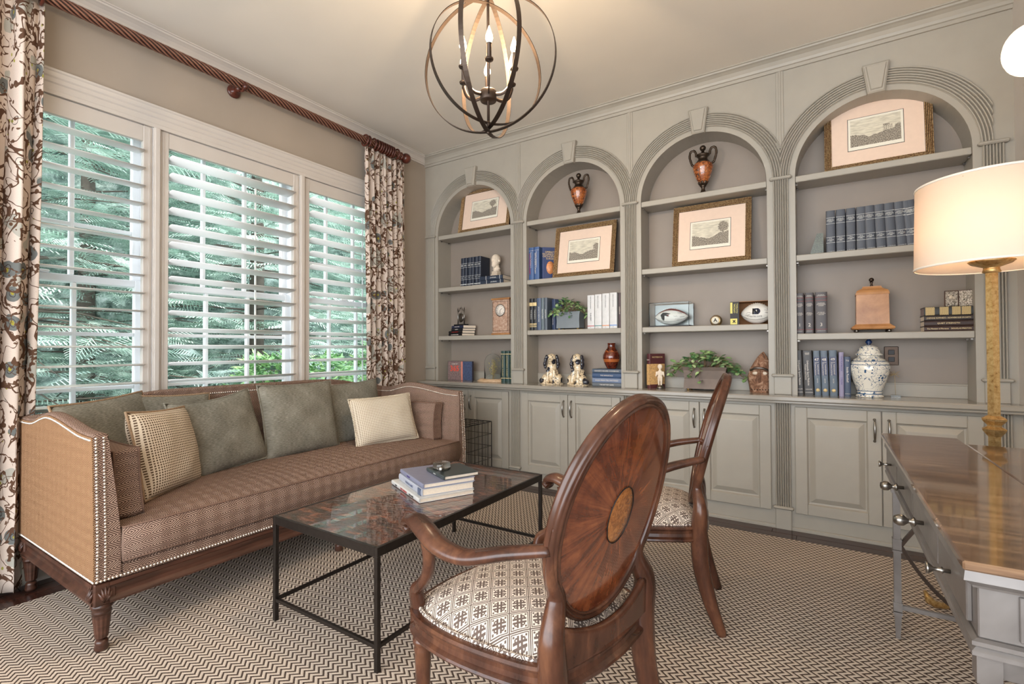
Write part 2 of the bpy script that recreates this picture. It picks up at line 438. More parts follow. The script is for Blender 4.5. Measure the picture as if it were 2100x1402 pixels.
# gilt lamp
m = Mt('gilt', rgb(190, 150, 90), .35, .85); n = m.noise(70, None, 4, .7)
m.base(m.ramp(n, [(.30, rgb(140, 104, 60)), (.42, rgb(188, 152, 96)), (.7, rgb(214, 184, 132))])); m.bump(n, .25, .003)
m = Mt('shade_linen', rgb(232, 214, 196), .9, Transmission_Weight=0.0)
tr = m.t.nodes.new('ShaderNodeBsdfTranslucent'); tr.inputs[0].default_value = rgb(255, 236, 214)
mx = m.t.nodes.new('ShaderNodeMixShader'); mx.inputs[0].default_value = .26
out = [n for n in m.t.nodes if n.type == 'OUTPUT_MATERIAL'][0]
m.t.links.new(m.b.outputs[0], mx.inputs[1]); m.t.links.new(tr.outputs[0], mx.inputs[2]); m.t.links.new(mx.outputs[0], out.inputs[0])
def emit(name, c, e):
    m = bpy.data.materials.new(name); m.use_nodes = True; b = m.node_tree.nodes['Principled BSDF']
    b.inputs['Emission Color'].default_value = c; b.inputs['Emission Strength'].default_value = e; b.inputs['Base Color'].default_value = c; MATS[name] = m
emit('bulb', (1.0, .72, .42, 1), 16.0)
emit('globe', (1.0, .86, .66, 1), 1.1)
# ceramics, stone
m = Mt('blue_white', rgb(226, 220, 206), .12, Coat_Weight=.5)
tc = m.t.nodes.new('ShaderNodeTexCoord'); oc = tc.outputs['Object']
a1 = m.noise(28, oc, 2, .5, 1.2); v1 = m.vor(17, oc); v2 = m.vor(44, oc)
sp = m.t.nodes.new('ShaderNodeSeparateXYZ'); m.t.links.new(oc, sp.inputs[0]); zz = X(m.t, sp.outputs[2])
mk = (a1 - .5).abs().lt(.016).mx(v2.lt(.24) * v1.lt(.42)).mx(v1.lt(.15))
bandz = zz.gt(.018) * zz.lt(.024); bandz = bandz.mx(zz.gt(.036) * zz.lt(.04)).mx(zz.gt(.218) * zz.lt(.222)).mx(zz.gt(.196) * zz.lt(.2))
m.base(m.mix(mk.mx(bandz), rgb(224, 218, 204), rgb(58, 88, 120)))
flat('cobalt', (24, 50, 92), .1, amt=.1, Coat_Weight=.6)
m = Mt('urn_body', rgb(150, 80, 40), .12, Coat_Weight=.7, Coat_Roughness=.036); tc = m.t.nodes.new('ShaderNodeTexCoord')
n = m.noise(22, tc.outputs['Object'], 4, .6, .6); ck = m.vor(34, tc.outputs['Object'], 'DISTANCE_TO_EDGE')
bb = m.ramp(n, [(.3, rgb(104, 48, 20)), (.5, rgb(156, 84, 40)), (.7, rgb(196, 122, 66))]); m.base(m.mix(ck.lt(.035), bb, rgb(70, 34, 18)))
flat('urn_metal', (70, 58, 48), .35, .8, amt=.25, sc=60)
m = Mt('vase_wood', rgb(96, 36, 18), .08, Coat_Weight=.8); tc = m.t.nodes.new('ShaderNodeTexCoord'); sp = m.t.nodes.new('ShaderNodeSeparateXYZ'); m.t.links.new(tc.outputs['Object'], sp.inputs[0]); zz = X(m.t, sp.outputs[2])
n = m.noise(14, tc.outputs['Object'], 4, .6, 2.0)
bd = (zz.gt(.055) * zz.lt(.078)).mx(zz.gt(.135) * zz.lt(.148) * n.gt(.45))
m.base(m.mix(bd, m.ramp(n, [(.35, rgb(58, 18, 8)), (.65, rgb(120, 50, 26))]), rgb(166, 92, 46)))
m = Mt('dog_glaze', rgb(222, 202, 166), .12, Coat_Weight=.6); tc = m.t.nodes.new('ShaderNodeTexCoord'); oc = tc.outputs['Object']
w_ = m.noise(46, m.vec(X(m.t, m.t.nodes.new('ShaderNodeValue').outputs[0]), 0.0), 1)
n = m.vor(12, oc); n2 = m.noise(1, None, 2); st_ = m.noise(70, oc, 1, .5, 1.5)
m.base(m.mix((n.lt(.27)).mx(st_.gt(.62)), m.mix(m.noise(16, oc, 2), rgb(206, 178, 136), rgb(234, 218, 190)), rgb(40, 40, 48)))
flat('dog_black', (34, 34, 42), .1, amt=.5, sc=30, Coat_Weight=.7)
flat('plaster', (216, 200, 180), .8, amt=.08, sc=90)
flat('marble', (196, 180, 160), .35, amt=.12, sc=50)
m = Mt('granite', rgb(70, 76, 66), .3); n = m.noise(240, None, 3, .8); m.base(m.ramp(n, [(.4, rgb(38, 42, 36)), (.6, rgb(102, 108, 92))]))
m = Mt('driftwood', rgb(140, 100, 76), .7); n = m.noise(26, None, 5, .7, 1.0); m.base(m.ramp(n, [(.3, rgb(64, 40, 28)), (.5, rgb(138, 96, 70)), (.66, rgb(186, 150, 124)), (.8, rgb(120, 118, 118))])); m.bump(n, .9, .02)
m = Mt('leaf', rgb(106, 140, 86), .5, spec=.3); oi = m.t.nodes.new('ShaderNodeObjectInfo'); n = m.noise(3.0, None, 2) * .4 + X(m.t, oi.outputs['Random']) * .6
m.base(m.ramp(n, [(.15, rgb(64, 104, 66)), (.4, rgb(104, 144, 90)), (.65, rgb(156, 184, 124)), (.85, rgb(200, 214, 166))]))
flat('stem', (120, 92, 66), .8)
flat('planter_bronze', (92, 78, 68), .45, .5, amt=.15, sc=14)
flat('planter_slate', (116, 122, 126), .5, .2, amt=.06, sc=14)
flat('brass', (176, 142, 84), .3, .9)
flat('acrylic', (225, 230, 232), .05, Transmission_Weight=.9, IOR=1.3)
flat('dried', (166, 142, 104), .9, amt=.2)
# outside
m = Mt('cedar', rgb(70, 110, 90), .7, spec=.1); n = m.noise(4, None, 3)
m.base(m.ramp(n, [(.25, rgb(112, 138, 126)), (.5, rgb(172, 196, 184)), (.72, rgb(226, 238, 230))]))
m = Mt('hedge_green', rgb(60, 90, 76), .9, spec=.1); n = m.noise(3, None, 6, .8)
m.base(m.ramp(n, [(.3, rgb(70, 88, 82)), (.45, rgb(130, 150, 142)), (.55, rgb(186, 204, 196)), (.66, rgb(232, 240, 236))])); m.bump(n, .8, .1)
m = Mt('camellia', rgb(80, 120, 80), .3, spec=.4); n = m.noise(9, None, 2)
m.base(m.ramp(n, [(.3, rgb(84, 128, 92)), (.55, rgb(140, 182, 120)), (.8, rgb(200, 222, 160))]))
flat('blossom', (250, 240, 230), .7, amt=.03)
flat('bark', (92, 84, 76), .9, amt=.25, sc=12)
flat('lawn', (92, 120, 84), .95, amt=.3, sc=3)
flat('orb_metal', (74, 62, 54), .42, .8, amt=.15, sc=20)

# ------------------------------------------------------------------ room
XW, XR, YF, CH, YB = -3.35, .86, 3.63, 3.06, -2.0
fl = struct(MB().box(XW - .2, 2.6, YB, 4.0, -.06, 0).build('floor', 'dark_oak'))
# floor boards beside the rug: laid as planks
ypl = [(-3.35 + .083 * i) for i in range(0, 3)]
k = 0
for yy, x0, x1 in [(3.392, -3.35, .86), (3.476, -3.35, .86)]:
    x = x0
    while x < x1:
        L = random.uniform(.8, 1.5); x2 = min(x + L, x1)
        MB().box(x + .001, x2 - .001, yy + .001, yy + .082, 0, .006, .0015).build('plank', 'dark_oak', fl); x = x2
for j in range(3):
    x = -3.35 + .083 * j
    y = -1.0
    while y < 3.385:
        L = random.uniform(.8, 1.5); y2 = min(y + L, 3.385)
        MB().box(x + .001, x + .082, y + .001, y2 - .001, 0, .006, .0015).build('plank', 'dark_oak', fl); y = y2
rug = tag(MB().box(-3.09, .84, -1.6, 3.375, .001, .013, .003).build('area_rug', 'rug'), 'beige and brown herringbone woven rug covering most of the floor', 'rug')
struct(MB().box(XW - .2, 2.6, YB, 4.0, CH, CH + .1).build('ceiling', 'ceiling_paint'))
struct(MB().box(XW - .2, XR + .2, 3.86, 4.0, 0, CH).build('wall_back', 'wall_paint'))
struct(MB().box(XR, XR + .14, 1.9, 3.86, 0, CH).build('wall_right', 'trim_paint'))
# the hall side: right part opens to the hall, rear wall left open to let sky light in
wr = MB(); wr.box(2.46, 2.6, YB, 1.9, 0, CH); wr.box(.86, 2.6, 1.9, 2.04, 0, CH); struct(wr.build('wall_hall', 'hall_paint'))
wf = MB(); wf.box(XW - .2, 2.6, YB - .1, YB, 0, .05); wf.box(XW - .2, 2.6, YB - .12, YB, 2.95, CH); struct(wf.build('wall_front', 'hall_paint'))
# ---- window wall with three openings
WIN = [(.355, 1.279), (1.316, 2.238), (2.277, 3.197)]
ZB, ZT = .56, 2.487
wl = MB(); t0 = XW - .2
wl.box(t0, XW, YB, .30, 0, CH); wl.box(t0, XW, 3.25, 3.86, 0, CH); wl.box(t0, XW, .30, 3.25, 0, ZB - .02); wl.box(t0, XW, .30, 3.25, ZT + .01, CH)
wl.box(t0, XW - .02, 1.283, 1.312, ZB - .02, ZT + .01); wl.box(t0, XW - .02, 2.242, 2.273, ZB - .02, ZT + .01)
struct(wl.build('wall_left', 'wall_paint'))
def moulding(name, prof, path_axis, a0, a1, mat, fn, root=None):
    """extrude 2D profile [(out, z)] along an axis; fn(out, t, z) -> xyz"""
    n = len(prof); m_ = MB()
    vs = [fn(o, a0, z) for o, z in prof] + [fn(o, a1, z) for o, z in prof]
    m_.add(vs, [(i, (i + 1) % n, n + (i + 1) % n, n + i) for i in range(n)] + [tuple(range(n)), tuple(range(2 * n - 1, n - 1, -1))])
    return m_.build(name, mat, root)
crown = [(0, 2.985), (.012, 2.985), (.014, 2.998), (.020, 3.002), (.024, 3.014), (.036, 3.030), (.052, 3.040), (.062, 3.044), (.064, 3.052), (.072, 3.054), (.072, CH), (0, CH)]
crownB = [(0, 2.965), (.012, 2.965), (.014, 2.985), (.022, 2.988), (.026, 3.004), (.040, 3.024), (.058, 3.036), (.070, 3.040), (.072, 3.050), (.080, 3.052), (.080, CH), (0, CH)]
struct(moulding('trim_1', crown, 'y', YB, YF, 'trim_paint', lambda o, t, z: (XW + o, t, z)))
struct(moulding('trim_2', crownB, 'x', XW, XR, 'cabinet_paint', lambda o, t, z: (t, YF - o, z)))
bb = [(0, 0), (.016, 0), (.016, .13), (.012, .145), (.008, .15), (.008, .165), (0, .17)]
struct(moulding('baseboard_left', bb, 'y', YB, 3.57, 'trim_paint', lambda o, t, z: (XW + o, t, z)))
# head casing over all three windows, mullion casings, stool and apron
hc = [(0, 2.48), (.018, 2.48), (.020, 2.50), (.018, 2.506), (.018, 2.535), (.024, 2.542), (.024, 2.562), (.030, 2.57), (.034, 2.59), (.040, 2.596), (.040, 2.606), (0, 2.606)]
struct(moulding('trim_3', hc, 'y', .24, 3.31, 'trim_paint', lambda o, t, z: (XW + o, t, z)))
mm = MB()
for y0, y1 in ((.25, .355), (3.197, 3.30)): mm.box(XW, XW + .020, y0, y1, ZB, 2.48, .003); mm.box(XW + .018, XW + .026, y0 + .02, y1 - .02, ZB, 2.48, .003)
for y0, y1 in ((1.279, 1.316), (2.238, 2.277)):
    mm.box(XW, XW + .018, y0, y1, ZB, 2.48, .002); mm.box(XW + .016, XW + .024, y0 + .006, y1 - .006, ZB, 2.48, .002)
struct(mm.build('trim_4', 'trim_paint'))
ss = MB(); ss.box(XW - .05, XW + .055, .22, 3.33, ZB - .028, ZB, .006); ss.box(XW, XW + .018, .25, 3.30, ZB - .11, ZB - .028, .004); ss.box(XW, XW + .026, .25, 3.30, ZB - .125, ZB - .105, .004)
struct(ss.build('trim_5', 'trim_paint'))
# ---- sashes
XS = -3.50
MZ = [.945, 1.252]; MZ2 = [1.862, 2.168]
for wi, (y0, y1) in enumerate(WIN):
    wr_ = sroot('window_%d' % (wi + 1), (XS, y0, ZB))
    for bx in ((XS - .05, XW, y0 - .012, y0 + .006, ZB, ZT), (XS - .05, XW, y1 - .006, y1 + .012, ZB, ZT), (XS - .05, XW, y0, y1, ZT - .004, ZT + .02), (XS - .05, XW - .04, y0, y1, ZB - .02, ZB + .01)):
        MB().box(*bx).build('jamb', 'sash_paint', wr_, world=True)
    fr = .045
    def sash(nm, z0, z1, xs, mz):
        s = MB(); s.box(xs - .02, xs + .02, y0, y0 + fr, z0, z1, .004); s.box(xs - .02, xs + .02, y1 - fr, y1, z0, z1, .004)
        s.box(xs - .02, xs + .02, y0 + fr, y1 - fr, z0, z0 + .045, .004); s.box(xs - .02, xs + .02, y0 + fr, y1 - fr, z1 - .04, z1, .004)
        so_ = s.build(nm, 'sash_paint', wr_, world=True)
        ys = [y0 + fr + (y1 - y0 - 2 * fr) * k / 3 for k in (1, 2)]
        mb = MB()
        for yy in ys: mb.box(xs - .016, xs + .016, yy - .011, yy + .011, z0 + .045, z1 - .04, .004)
        for zz in mz: mb.box(xs - .0155, xs + .0155, y0 + fr, y1 - fr, zz - .011, zz + .011, .004)
        mu = mb.build('muntin', 'sash_paint', wr_, world=True)
        MB().box(xs - .003, xs + .003, y0 + fr - .005, y1 - fr + .005, z0 + .04, z1 - .035).build('pane', 'pane_glass', wr_, world=True)
    sash('lower_sash', ZB + .01, 1.575, XS + .02, MZ)
    sash('upper_sash', 1.535, ZT - .005, XS - .022, MZ2)
    lk = MB(); lk.box(XS + .02, XS + .05, (y0 + y1) / 2 - .035, (y0 + y1) / 2 + .035, 1.575, 1.590, .004); lk.build('sash_lock', 'sash_paint', wr_, world=True)
# ---- plantation shutters
names = ['leftmost', 'middle', 'right-hand']
slab = ['white plantation shutter with level louvers in the window nearest the left curtain',
        'white plantation shutter with tilted louvers in the middle window',
        'white plantation shutter with tilted louvers in the window beside the right-hand curtain']
for wi, (y0, y1) in enumerate(WIN):
    xs = XW - .012; sw = .048
    r = thing('plantation_shutter', slab[wi], 'shutter', (xs, y0, ZB), 0, 'plantation shutters on the window wall')
    for a, b in ((y0 + .002, y0 + sw), (y1 - sw, y1 - .002)):
        MB().box(xs - .016, xs + .016, a, b, ZB + .002, 2.479, .003).build('stile', 'trim_paint', r, world=True)
    MB().box(xs - .014, xs + .014, y0 + sw, y1 - sw, 2.385, 2.478, .002).build('rail', 'trim_paint', r, world=True)
    MB().box(xs - .014, xs + .014, y0 + sw, y1 - sw, ZB + .004, ZB + .085, .002).build('rail', 'trim_paint', r, world=True)
    for a in (y0 + sw * .35, y1 - sw * .35): MB().box(xs + .016, xs + .020, a - .004, a + .004, ZB + .01, 2.47).build('bead', 'trim_paint', r, world=True)
    th = radians([1.5, -11, -11][wi]); base = None
    zk = 1.180
    while zk - .104 > ZB + .10: zk -= .104
    sec = [(.057 * cos(a), .0062 * sin(a)) for a in [tau * i / 12 for i in range(12)]]
    first = None
    while zk < 2.375:
        if first is None:
            q = MB(); L = y1 - y0 - 2 * sw - .006
            vs = []
            for e in (-L / 2, L / 2):
                for (a, b) in sec: vs.append((a * cos(th) + b * sin(th), e, -a * sin(th) + b * cos(th)))
            n = len(sec); q.add(vs, [(i, (i + 1) % n, n + (i + 1) % n, n + i) for i in range(n)] + [tuple(range(n)), tuple(range(2 * n - 1, n - 1, -1))], True)
            o = q.build('louver', 'shutter_paint', r); first = o
        else: o = first.copy(); COL.objects.link(o)
        o.location = (0, (y1 - y0) / 2, zk - ZB); zk += .104
    if wi > 0:   # tilt rod clipped on the back of the louvers
        MB().box(xs - .064, xs - .056, (y0 + y1) / 2 + .16, (y0 + y1) / 2 + .17, ZB + .1, 2.36).build('tilt_rod', 'shutter_paint', r, world=True)
# ---- outside: lawn, cedar, camellia
struct(MB().box(-14, XW - .3, -6, 12, -.5, -.45).build('ground', 'lawn'))
def cedar(x, y, h, rad, seed, label):
    rnd = random.Random(seed)
    r = thing('cedar_tree', label, 'tree', (x, y, -.45), 0, 'evergreens outside the windows')
    MB().tube([(0, 0, 0), (.05, .02, h * .5), (0, 0, h)], [.13, .09, .02], 8).build('trunk', 'bark', r)
    br = MB(); lf = MB(); V = []; Fc = []
    for i in range(330):
        z = rnd.uniform(.25, h * .97); a = rnd.uniform(-1.9, 1.9)       # towards the house mostly
        L = rad * (1 - z / h * .6) * rnd.uniform(.7, 1.1)
        d = Vector((cos(a), sin(a), 0)); p0 = Vector((0, 0, z)); p1 = p0 + d * L + Vector((0, 0, -.12 * L + rnd.uniform(-.05, .15)))
        if i % 3 == 0: br.tube([p0, (p0 + p1) / 2 + Vector((0, 0, .06)), p1], [.014, .009, .003], 4, caps=False)
        for k in range(16):
            t = rnd.uniform(.45, 1.05); q = p0.lerp(p1, t); sd = Vector((-d.y, d.x, 0)) * rnd.choice((-1, 1))
            fd = (d * rnd.uniform(.3, 1) + sd * rnd.uniform(.3, 1) + Vector((0, 0, rnd.uniform(-.35, .12)))).normalized()
            Ls = rnd.uniform(.22, .42); up = Vector((rnd.uniform(-.4, .4), rnd.uniform(-.4, .4), 1)).cross(fd).normalized()
            for m_ in range(8):       # feathery spray: pairs of thin blades
                b0 = q + fd * Ls * m_ / 8; ln = Ls * .34 * (1 - m_ / 11)
                for sg in (-1, 1):
                    tip = b0 + (fd * .8 + up * sg * .75).normalized() * ln + Vector((0, 0, -.012))
                    wv = fd * .006; o = len(V); V += [b0 - wv, b0 + wv, tip + fd * .009, tip - fd * .004]; Fc.append((o, o + 1, o + 2, o + 3))
            o = len(V); V += [q - up * .003, q + up * .003, q + fd * Ls]; Fc.append((o, o + 1, o + 2))
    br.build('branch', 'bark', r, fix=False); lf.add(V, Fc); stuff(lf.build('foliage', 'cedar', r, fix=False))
for (x, y, h, rad, sd_, lb) in [(-6.6, 1.3, 6.2, 2.3, 1, 'feathery green cedar filling the view through the leftmost window'),
                           (-6.9, 3.9, 6.4, 2.4, 2, 'feathery green cedar seen through the middle window'),
                           (-7.4, 7.0, 6.6, 2.5, 3, 'feathery green cedar seen through the right-hand window'),
                           (-8.4, 10.2, 6.6, 2.6, 5, 'pale feathery cedar at the far right of the garden view'),
                           (-9.0, 2.6, 7.4, 2.8, 4, 'tall cedar standing behind the nearest two cedars')]:
    cedar(x, y, h, rad, sd_, lb)
def hedge():
    r = thing('conifer_hedge', 'dense dark conifer hedge closing the garden behind the cedars', 'hedge', (-9.2, 5.0, -.45))
    def fn(u, v):
        y = -9.0 + 20.0 * u; z = 6.1 * v
        n = noise.fractal(Vector((y * .8, z * .8, 1.0)), 1.0, 2.0, 4); n2 = noise.noise(Vector((y * 4, z * 6, 3)))
        top = max(0.0, v - .86) * 2.5
        return (n * .9 + n2 * .22 - top * 1.0, y, z * (1 + .10 * noise.noise(Vector((y * 1.3, 0, 0)))))
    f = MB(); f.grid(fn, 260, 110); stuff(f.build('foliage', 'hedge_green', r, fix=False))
hedge()
def camellia(x, y, h, rad, seed, label):
    rnd = random.Random(seed); r = thing('camellia_bush', label, 'shrub', (x, y, -.45), 0, 'camellias outside the windows')
    st_ = MB()
    for i in range(9):
        a = rnd.uniform(0, tau); st_.tube([(0, 0, 0), (rad * .3 * cos(a), rad * .3 * sin(a), h * .5), (rad * .7 * cos(a), rad * .7 * sin(a), h * .9)], [.02, .012, .005], 5)
    st_.build('stem', 'bark', r)
    V = []; Fc = []
    for i in range(3800):
        a = rnd.uniform(0, tau); z = rnd.uniform(.25, h); rr_ = rad * sqrt(max(.02, 1 - ((z - h * .5) / (h * .62)) ** 2)) * rnd.uniform(.72, 1)
        q = Vector((rr_ * cos(a), rr_ * sin(a), z)); d = (Vector((cos(a), sin(a), rnd.uniform(-.6, .6))) + Vector([rnd.uniform(-.7, .7) for _ in range(3)])).normalized()
        s = d.cross(Vector((0, 0, 1))).normalized(); L = rnd.uniform(.07, .11); n_ = d.cross(s)
        o = len(V); V += [q, q + d * L * .45 + s * L * .26 + n_ * .008, q + d * L, q + d * L * .45 - s * L * .26 + n_ * .008, q + d * L * .5 - n_ * .006]
        Fc += [(o, o + 1, o + 4), (o + 1, o + 2, o + 4), (o + 2, o + 3, o + 4), (o + 3, o, o + 4)]
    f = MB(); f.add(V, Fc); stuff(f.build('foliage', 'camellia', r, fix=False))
    for i in range(7):
        a = rnd.uniform(-1.2, .6); z = rnd.uniform(h * .5, h * .85)
        b = MB()
        for k in range(6):
            b.ball((rad * cos(a) + .02 * cos(k), rad * sin(a) + .028 * sin(k * 1.05), z + .028 * cos(k * 1.05)), .026, 7, 5)
        b.build('blossom', 'blossom', r)
camellia(-5.0, 3.3, 1.55, .75, 3, 'glossy-leaved camellia with white blossoms seen through the middle window')
camellia(-5.3, 5.2, 1.75, .8, 6, 'glossy-leaved camellia seen through the right-hand window')
# ------------------------------------------------------------------ bookcase wall
CB = [-2.764, -1.753, -.742, .269]; HB = .5055; R_ = .424; ZS = 2.262; ZC = .855; YP = 3.83
ord_ = ['at the window end', 'second from the window', 'third from the window', 'at the lamp end']
shz = [(1.245, 1.714, 2.224), (1.277, 1.714, 2.224), (1.277, 1.714, 2.224), (1.208, 1.714, 2.224)]
SHT = .040
SHELF = [[z + SHT for z in a] for a in shz]       # top surfaces
def clipx(mb, xa, xb):
    """cut mesh builder geometry to xa <= x <= xb"""
    me = bpy.data.meshes.new('c'); me.from_pydata(mb.v, [], mb.f); bm = bmesh.new(); bm.from_mesh(me)
    for co, no in (((xa, 0, 0), (-1, 0, 0)), ((xb, 0, 0), (1, 0, 0))):
        bmesh.ops.bisect_plane(bm, geom=bm.verts[:] + bm.edges[:] + bm.faces[:], plane_co=co, plane_no=no, clear_outer=True)
    bm.verts.index_update()
    out = MB(); out.v = [tuple(v.co) for v in bm.verts]; out.f = [tuple(v.index for v in f.verts) for f in bm.faces]; out.sm = [False] * len(out.f)
    bm.free(); bpy.data.meshes.remove(me); return out
def flutes(w, n=7, seg=6, d=.012):
    """profile across a fluted strip of width w: [(u, out)]"""
    p = [(0, 0), (0, .004)]; s = w / n
    for i in range(n):
        for k in range(seg + 1):
            a = pi * k / seg; p.append((s * (i + .5) - s * .36 * cos(a), .004 + d * sin(a)))
        if i < n - 1: p.append((s * (i + 1), .001))
    p += [(w, .004), (w, 0)]; return p
for i, cx in enumerate(CB):
    x0, x1 = cx - HB, cx + HB
    if i == 0: x0 = XW
    if i == 3: x1 = XR
    r = thing('bookcase', 'grey-green arched built-in bookcase bay, ' + ord_[i], 'bookcase', (cx, YF, ZC), 0, 'arched bookcase bays')
    # face plate with the arched opening
    f = MB(); n = 32
    A = [(cx - R_ * cos(pi * k / n), ZS + R_ * sin(pi * k / n)) for k in range(n + 1)]
    for k in range(n):
        (a, za), (b, zb) = A[k], A[k + 1]
        f.add([(a, YF, za), (b, YF, zb), (b, YF, CH - .06), (a, YF, CH - .06)], [(0, 1, 2, 3)])
        f.add([(a, YF, za), (b, YF, zb), (b, YP, zb), (a, YP, za)], [(0, 1, 2, 3)], True)
    f.add([(x0, YF, ZC), (cx - R_, YF, ZC), (cx - R_, YF, CH - .06), (x0, YF, CH - .06)], [(0, 1, 2, 3)])
    f.add([(cx + R_, YF, ZC), (x1, YF, ZC), (x1, YF, CH - .06), (cx + R_, YF, CH - .06)], [(0, 1, 2, 3)])
    f.build('face_frame', 'cabinet_paint', r, world=True)
    for bx in ((cx - R_ - .018, cx - R_), (cx + R_, cx + R_ + .018)):
        MB().box(bx[0], bx[1], YF + .002, YP, ZC, ZS).build('side_panel', 'cabinet_paint', r, world=True)
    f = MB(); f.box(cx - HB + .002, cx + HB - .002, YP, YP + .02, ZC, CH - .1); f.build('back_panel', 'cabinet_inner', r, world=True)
    f = MB(); f.box(cx - R_, cx + R_, YP - .010, YP, ZC, ZC + .085, .002); f.box(cx - R_, cx + R_, YP - .014, YP, ZC + .075, ZC + .085, .002)
    f.build('back_splash', 'cabinet_paint', r, world=True)
    for z in shz[i]:
        f = MB(); f.box(cx - R_ + .001, cx + R_ - .001, YF + .004, YP - .001, z, z + SHT, .004)
        f.build('shelf', 'cabinet_paint', r, world=True)
    for z in shz[i]:
        for sx in (-1, 1):
            for yy in (3.68, 3.79): MB().box(cx + sx * (R_ - .001), cx + sx * (R_ - .012), yy - .006, yy + .006, z - .010, z - .001).build('shelf_pin', 'pewter', r, world=True)
    # fluted arch casing, cut where neighbours meet
    pr = flutes(.099, 7); f = MB(); n = 40; vs = []
    for k in range(n + 1):
        a = pi * k / n
        for (u, o) in pr: q = R_ + .032 + u; vs.append((cx - q * cos(a), YF - o, ZS + q * sin(a)))
    m_ = len(pr)
    fs = [(k * m_ + j, k * m_ + j + 1, (k + 1) * m_ + j + 1, (k + 1) * m_ + j) for k in range(n) for j in range(m_ - 1)]
    f.add(vs, fs); f = clipx(f, max(XW, cx - HB), min(XR, cx + HB)); o = f.build('arch_casing', 'cabinet_paint', r, world=True)
    # keystone
    f = MB(); zt, zb = 2.848, 2.672
    def ks(w0, w1, z0, z1, y0, y1, bw):
        v = [(cx + sx * (w0 if z == z0 else w1), y0, z) for z in (z0, z1) for sx in (-1, 1)]
        v2 = [(cx + sx * ((w0 if z == z0 else w1) - bw), y1, z + (bw if z == z0 else -bw)) for z in (z0, z1) for sx in (-1, 1)]
        f.add(v + v2, [(0, 1, 5, 4), (1, 3, 7, 5), (3, 2, 6, 7), (2, 0, 4, 6), (4, 5, 7, 6)])
    ks(.042, .066, zb, zt, YF, YF - .034, 0.0); ks(.042, .066, zb, zt, YF - .034, YF - .042, .008); ks(.030, .052, zb + .014, zt - .012, YF - .040, YF - .050, .006)
    f.build('keystone', 'cabinet_paint', r, world=True)
    # little bead up the spandrel joint
    if i < 3:
        f = MB(); f.box(cx + HB - .022, cx + HB + .022, YF - .006, YF, 2.46, 2.972, .002); f.box(cx + HB - .008, cx + HB + .008, YF - .010, YF, 2.46, 2.972, .003); f.build('bead', 'cabinet_paint', r, world=True)
    # pilaster on the left of the bay (and the last one on the right)
    for px in ([cx - HB] + ([cx + HB] if i == 3 else [])):
        W = .096; f = MB(); vs = []; pr2 = flutes(W * .94, 7)
        for z in (.985, ZS - .008):
            for (u, o) in pr2: vs.append((px - W * .47 + u, YF - o - .004, z))
        m_ = len(pr2); f.add(vs, [(j, j + 1, m_ + j + 1, m_ + j) for j in range(m_ - 1)] + [tuple(range(m_, 2 * m_))])
        pil = f.build('pilaster', 'cabinet_paint', r, world=True)
        f = MB(); f.box(px - W / 2 - .002, px + W / 2 + .002, YF - .018, YF, ZC, .972, .003)
        f.build('plinth_block', 'cabinet_paint', r, world=True)
        for z in (.978, ZS):
            f = MB(); f.box(px - W / 2 - .016, px + W / 2 + .016, YF - .034, YF, z - .010, z + .010, .007); f.build('collar_moulding', 'cabinet_paint', r, world=True)
# countertop
f = MB(); f.box(XW, XR, 3.50, YP + .03, .822, ZC, .007); f.box(XW, XR, 3.512, 3.60, .808, .824, .004)
tag(f.build('countertop', 'counter_paint'), 'long grey-green painted countertop running below all four bookcase bays', 'countertop')
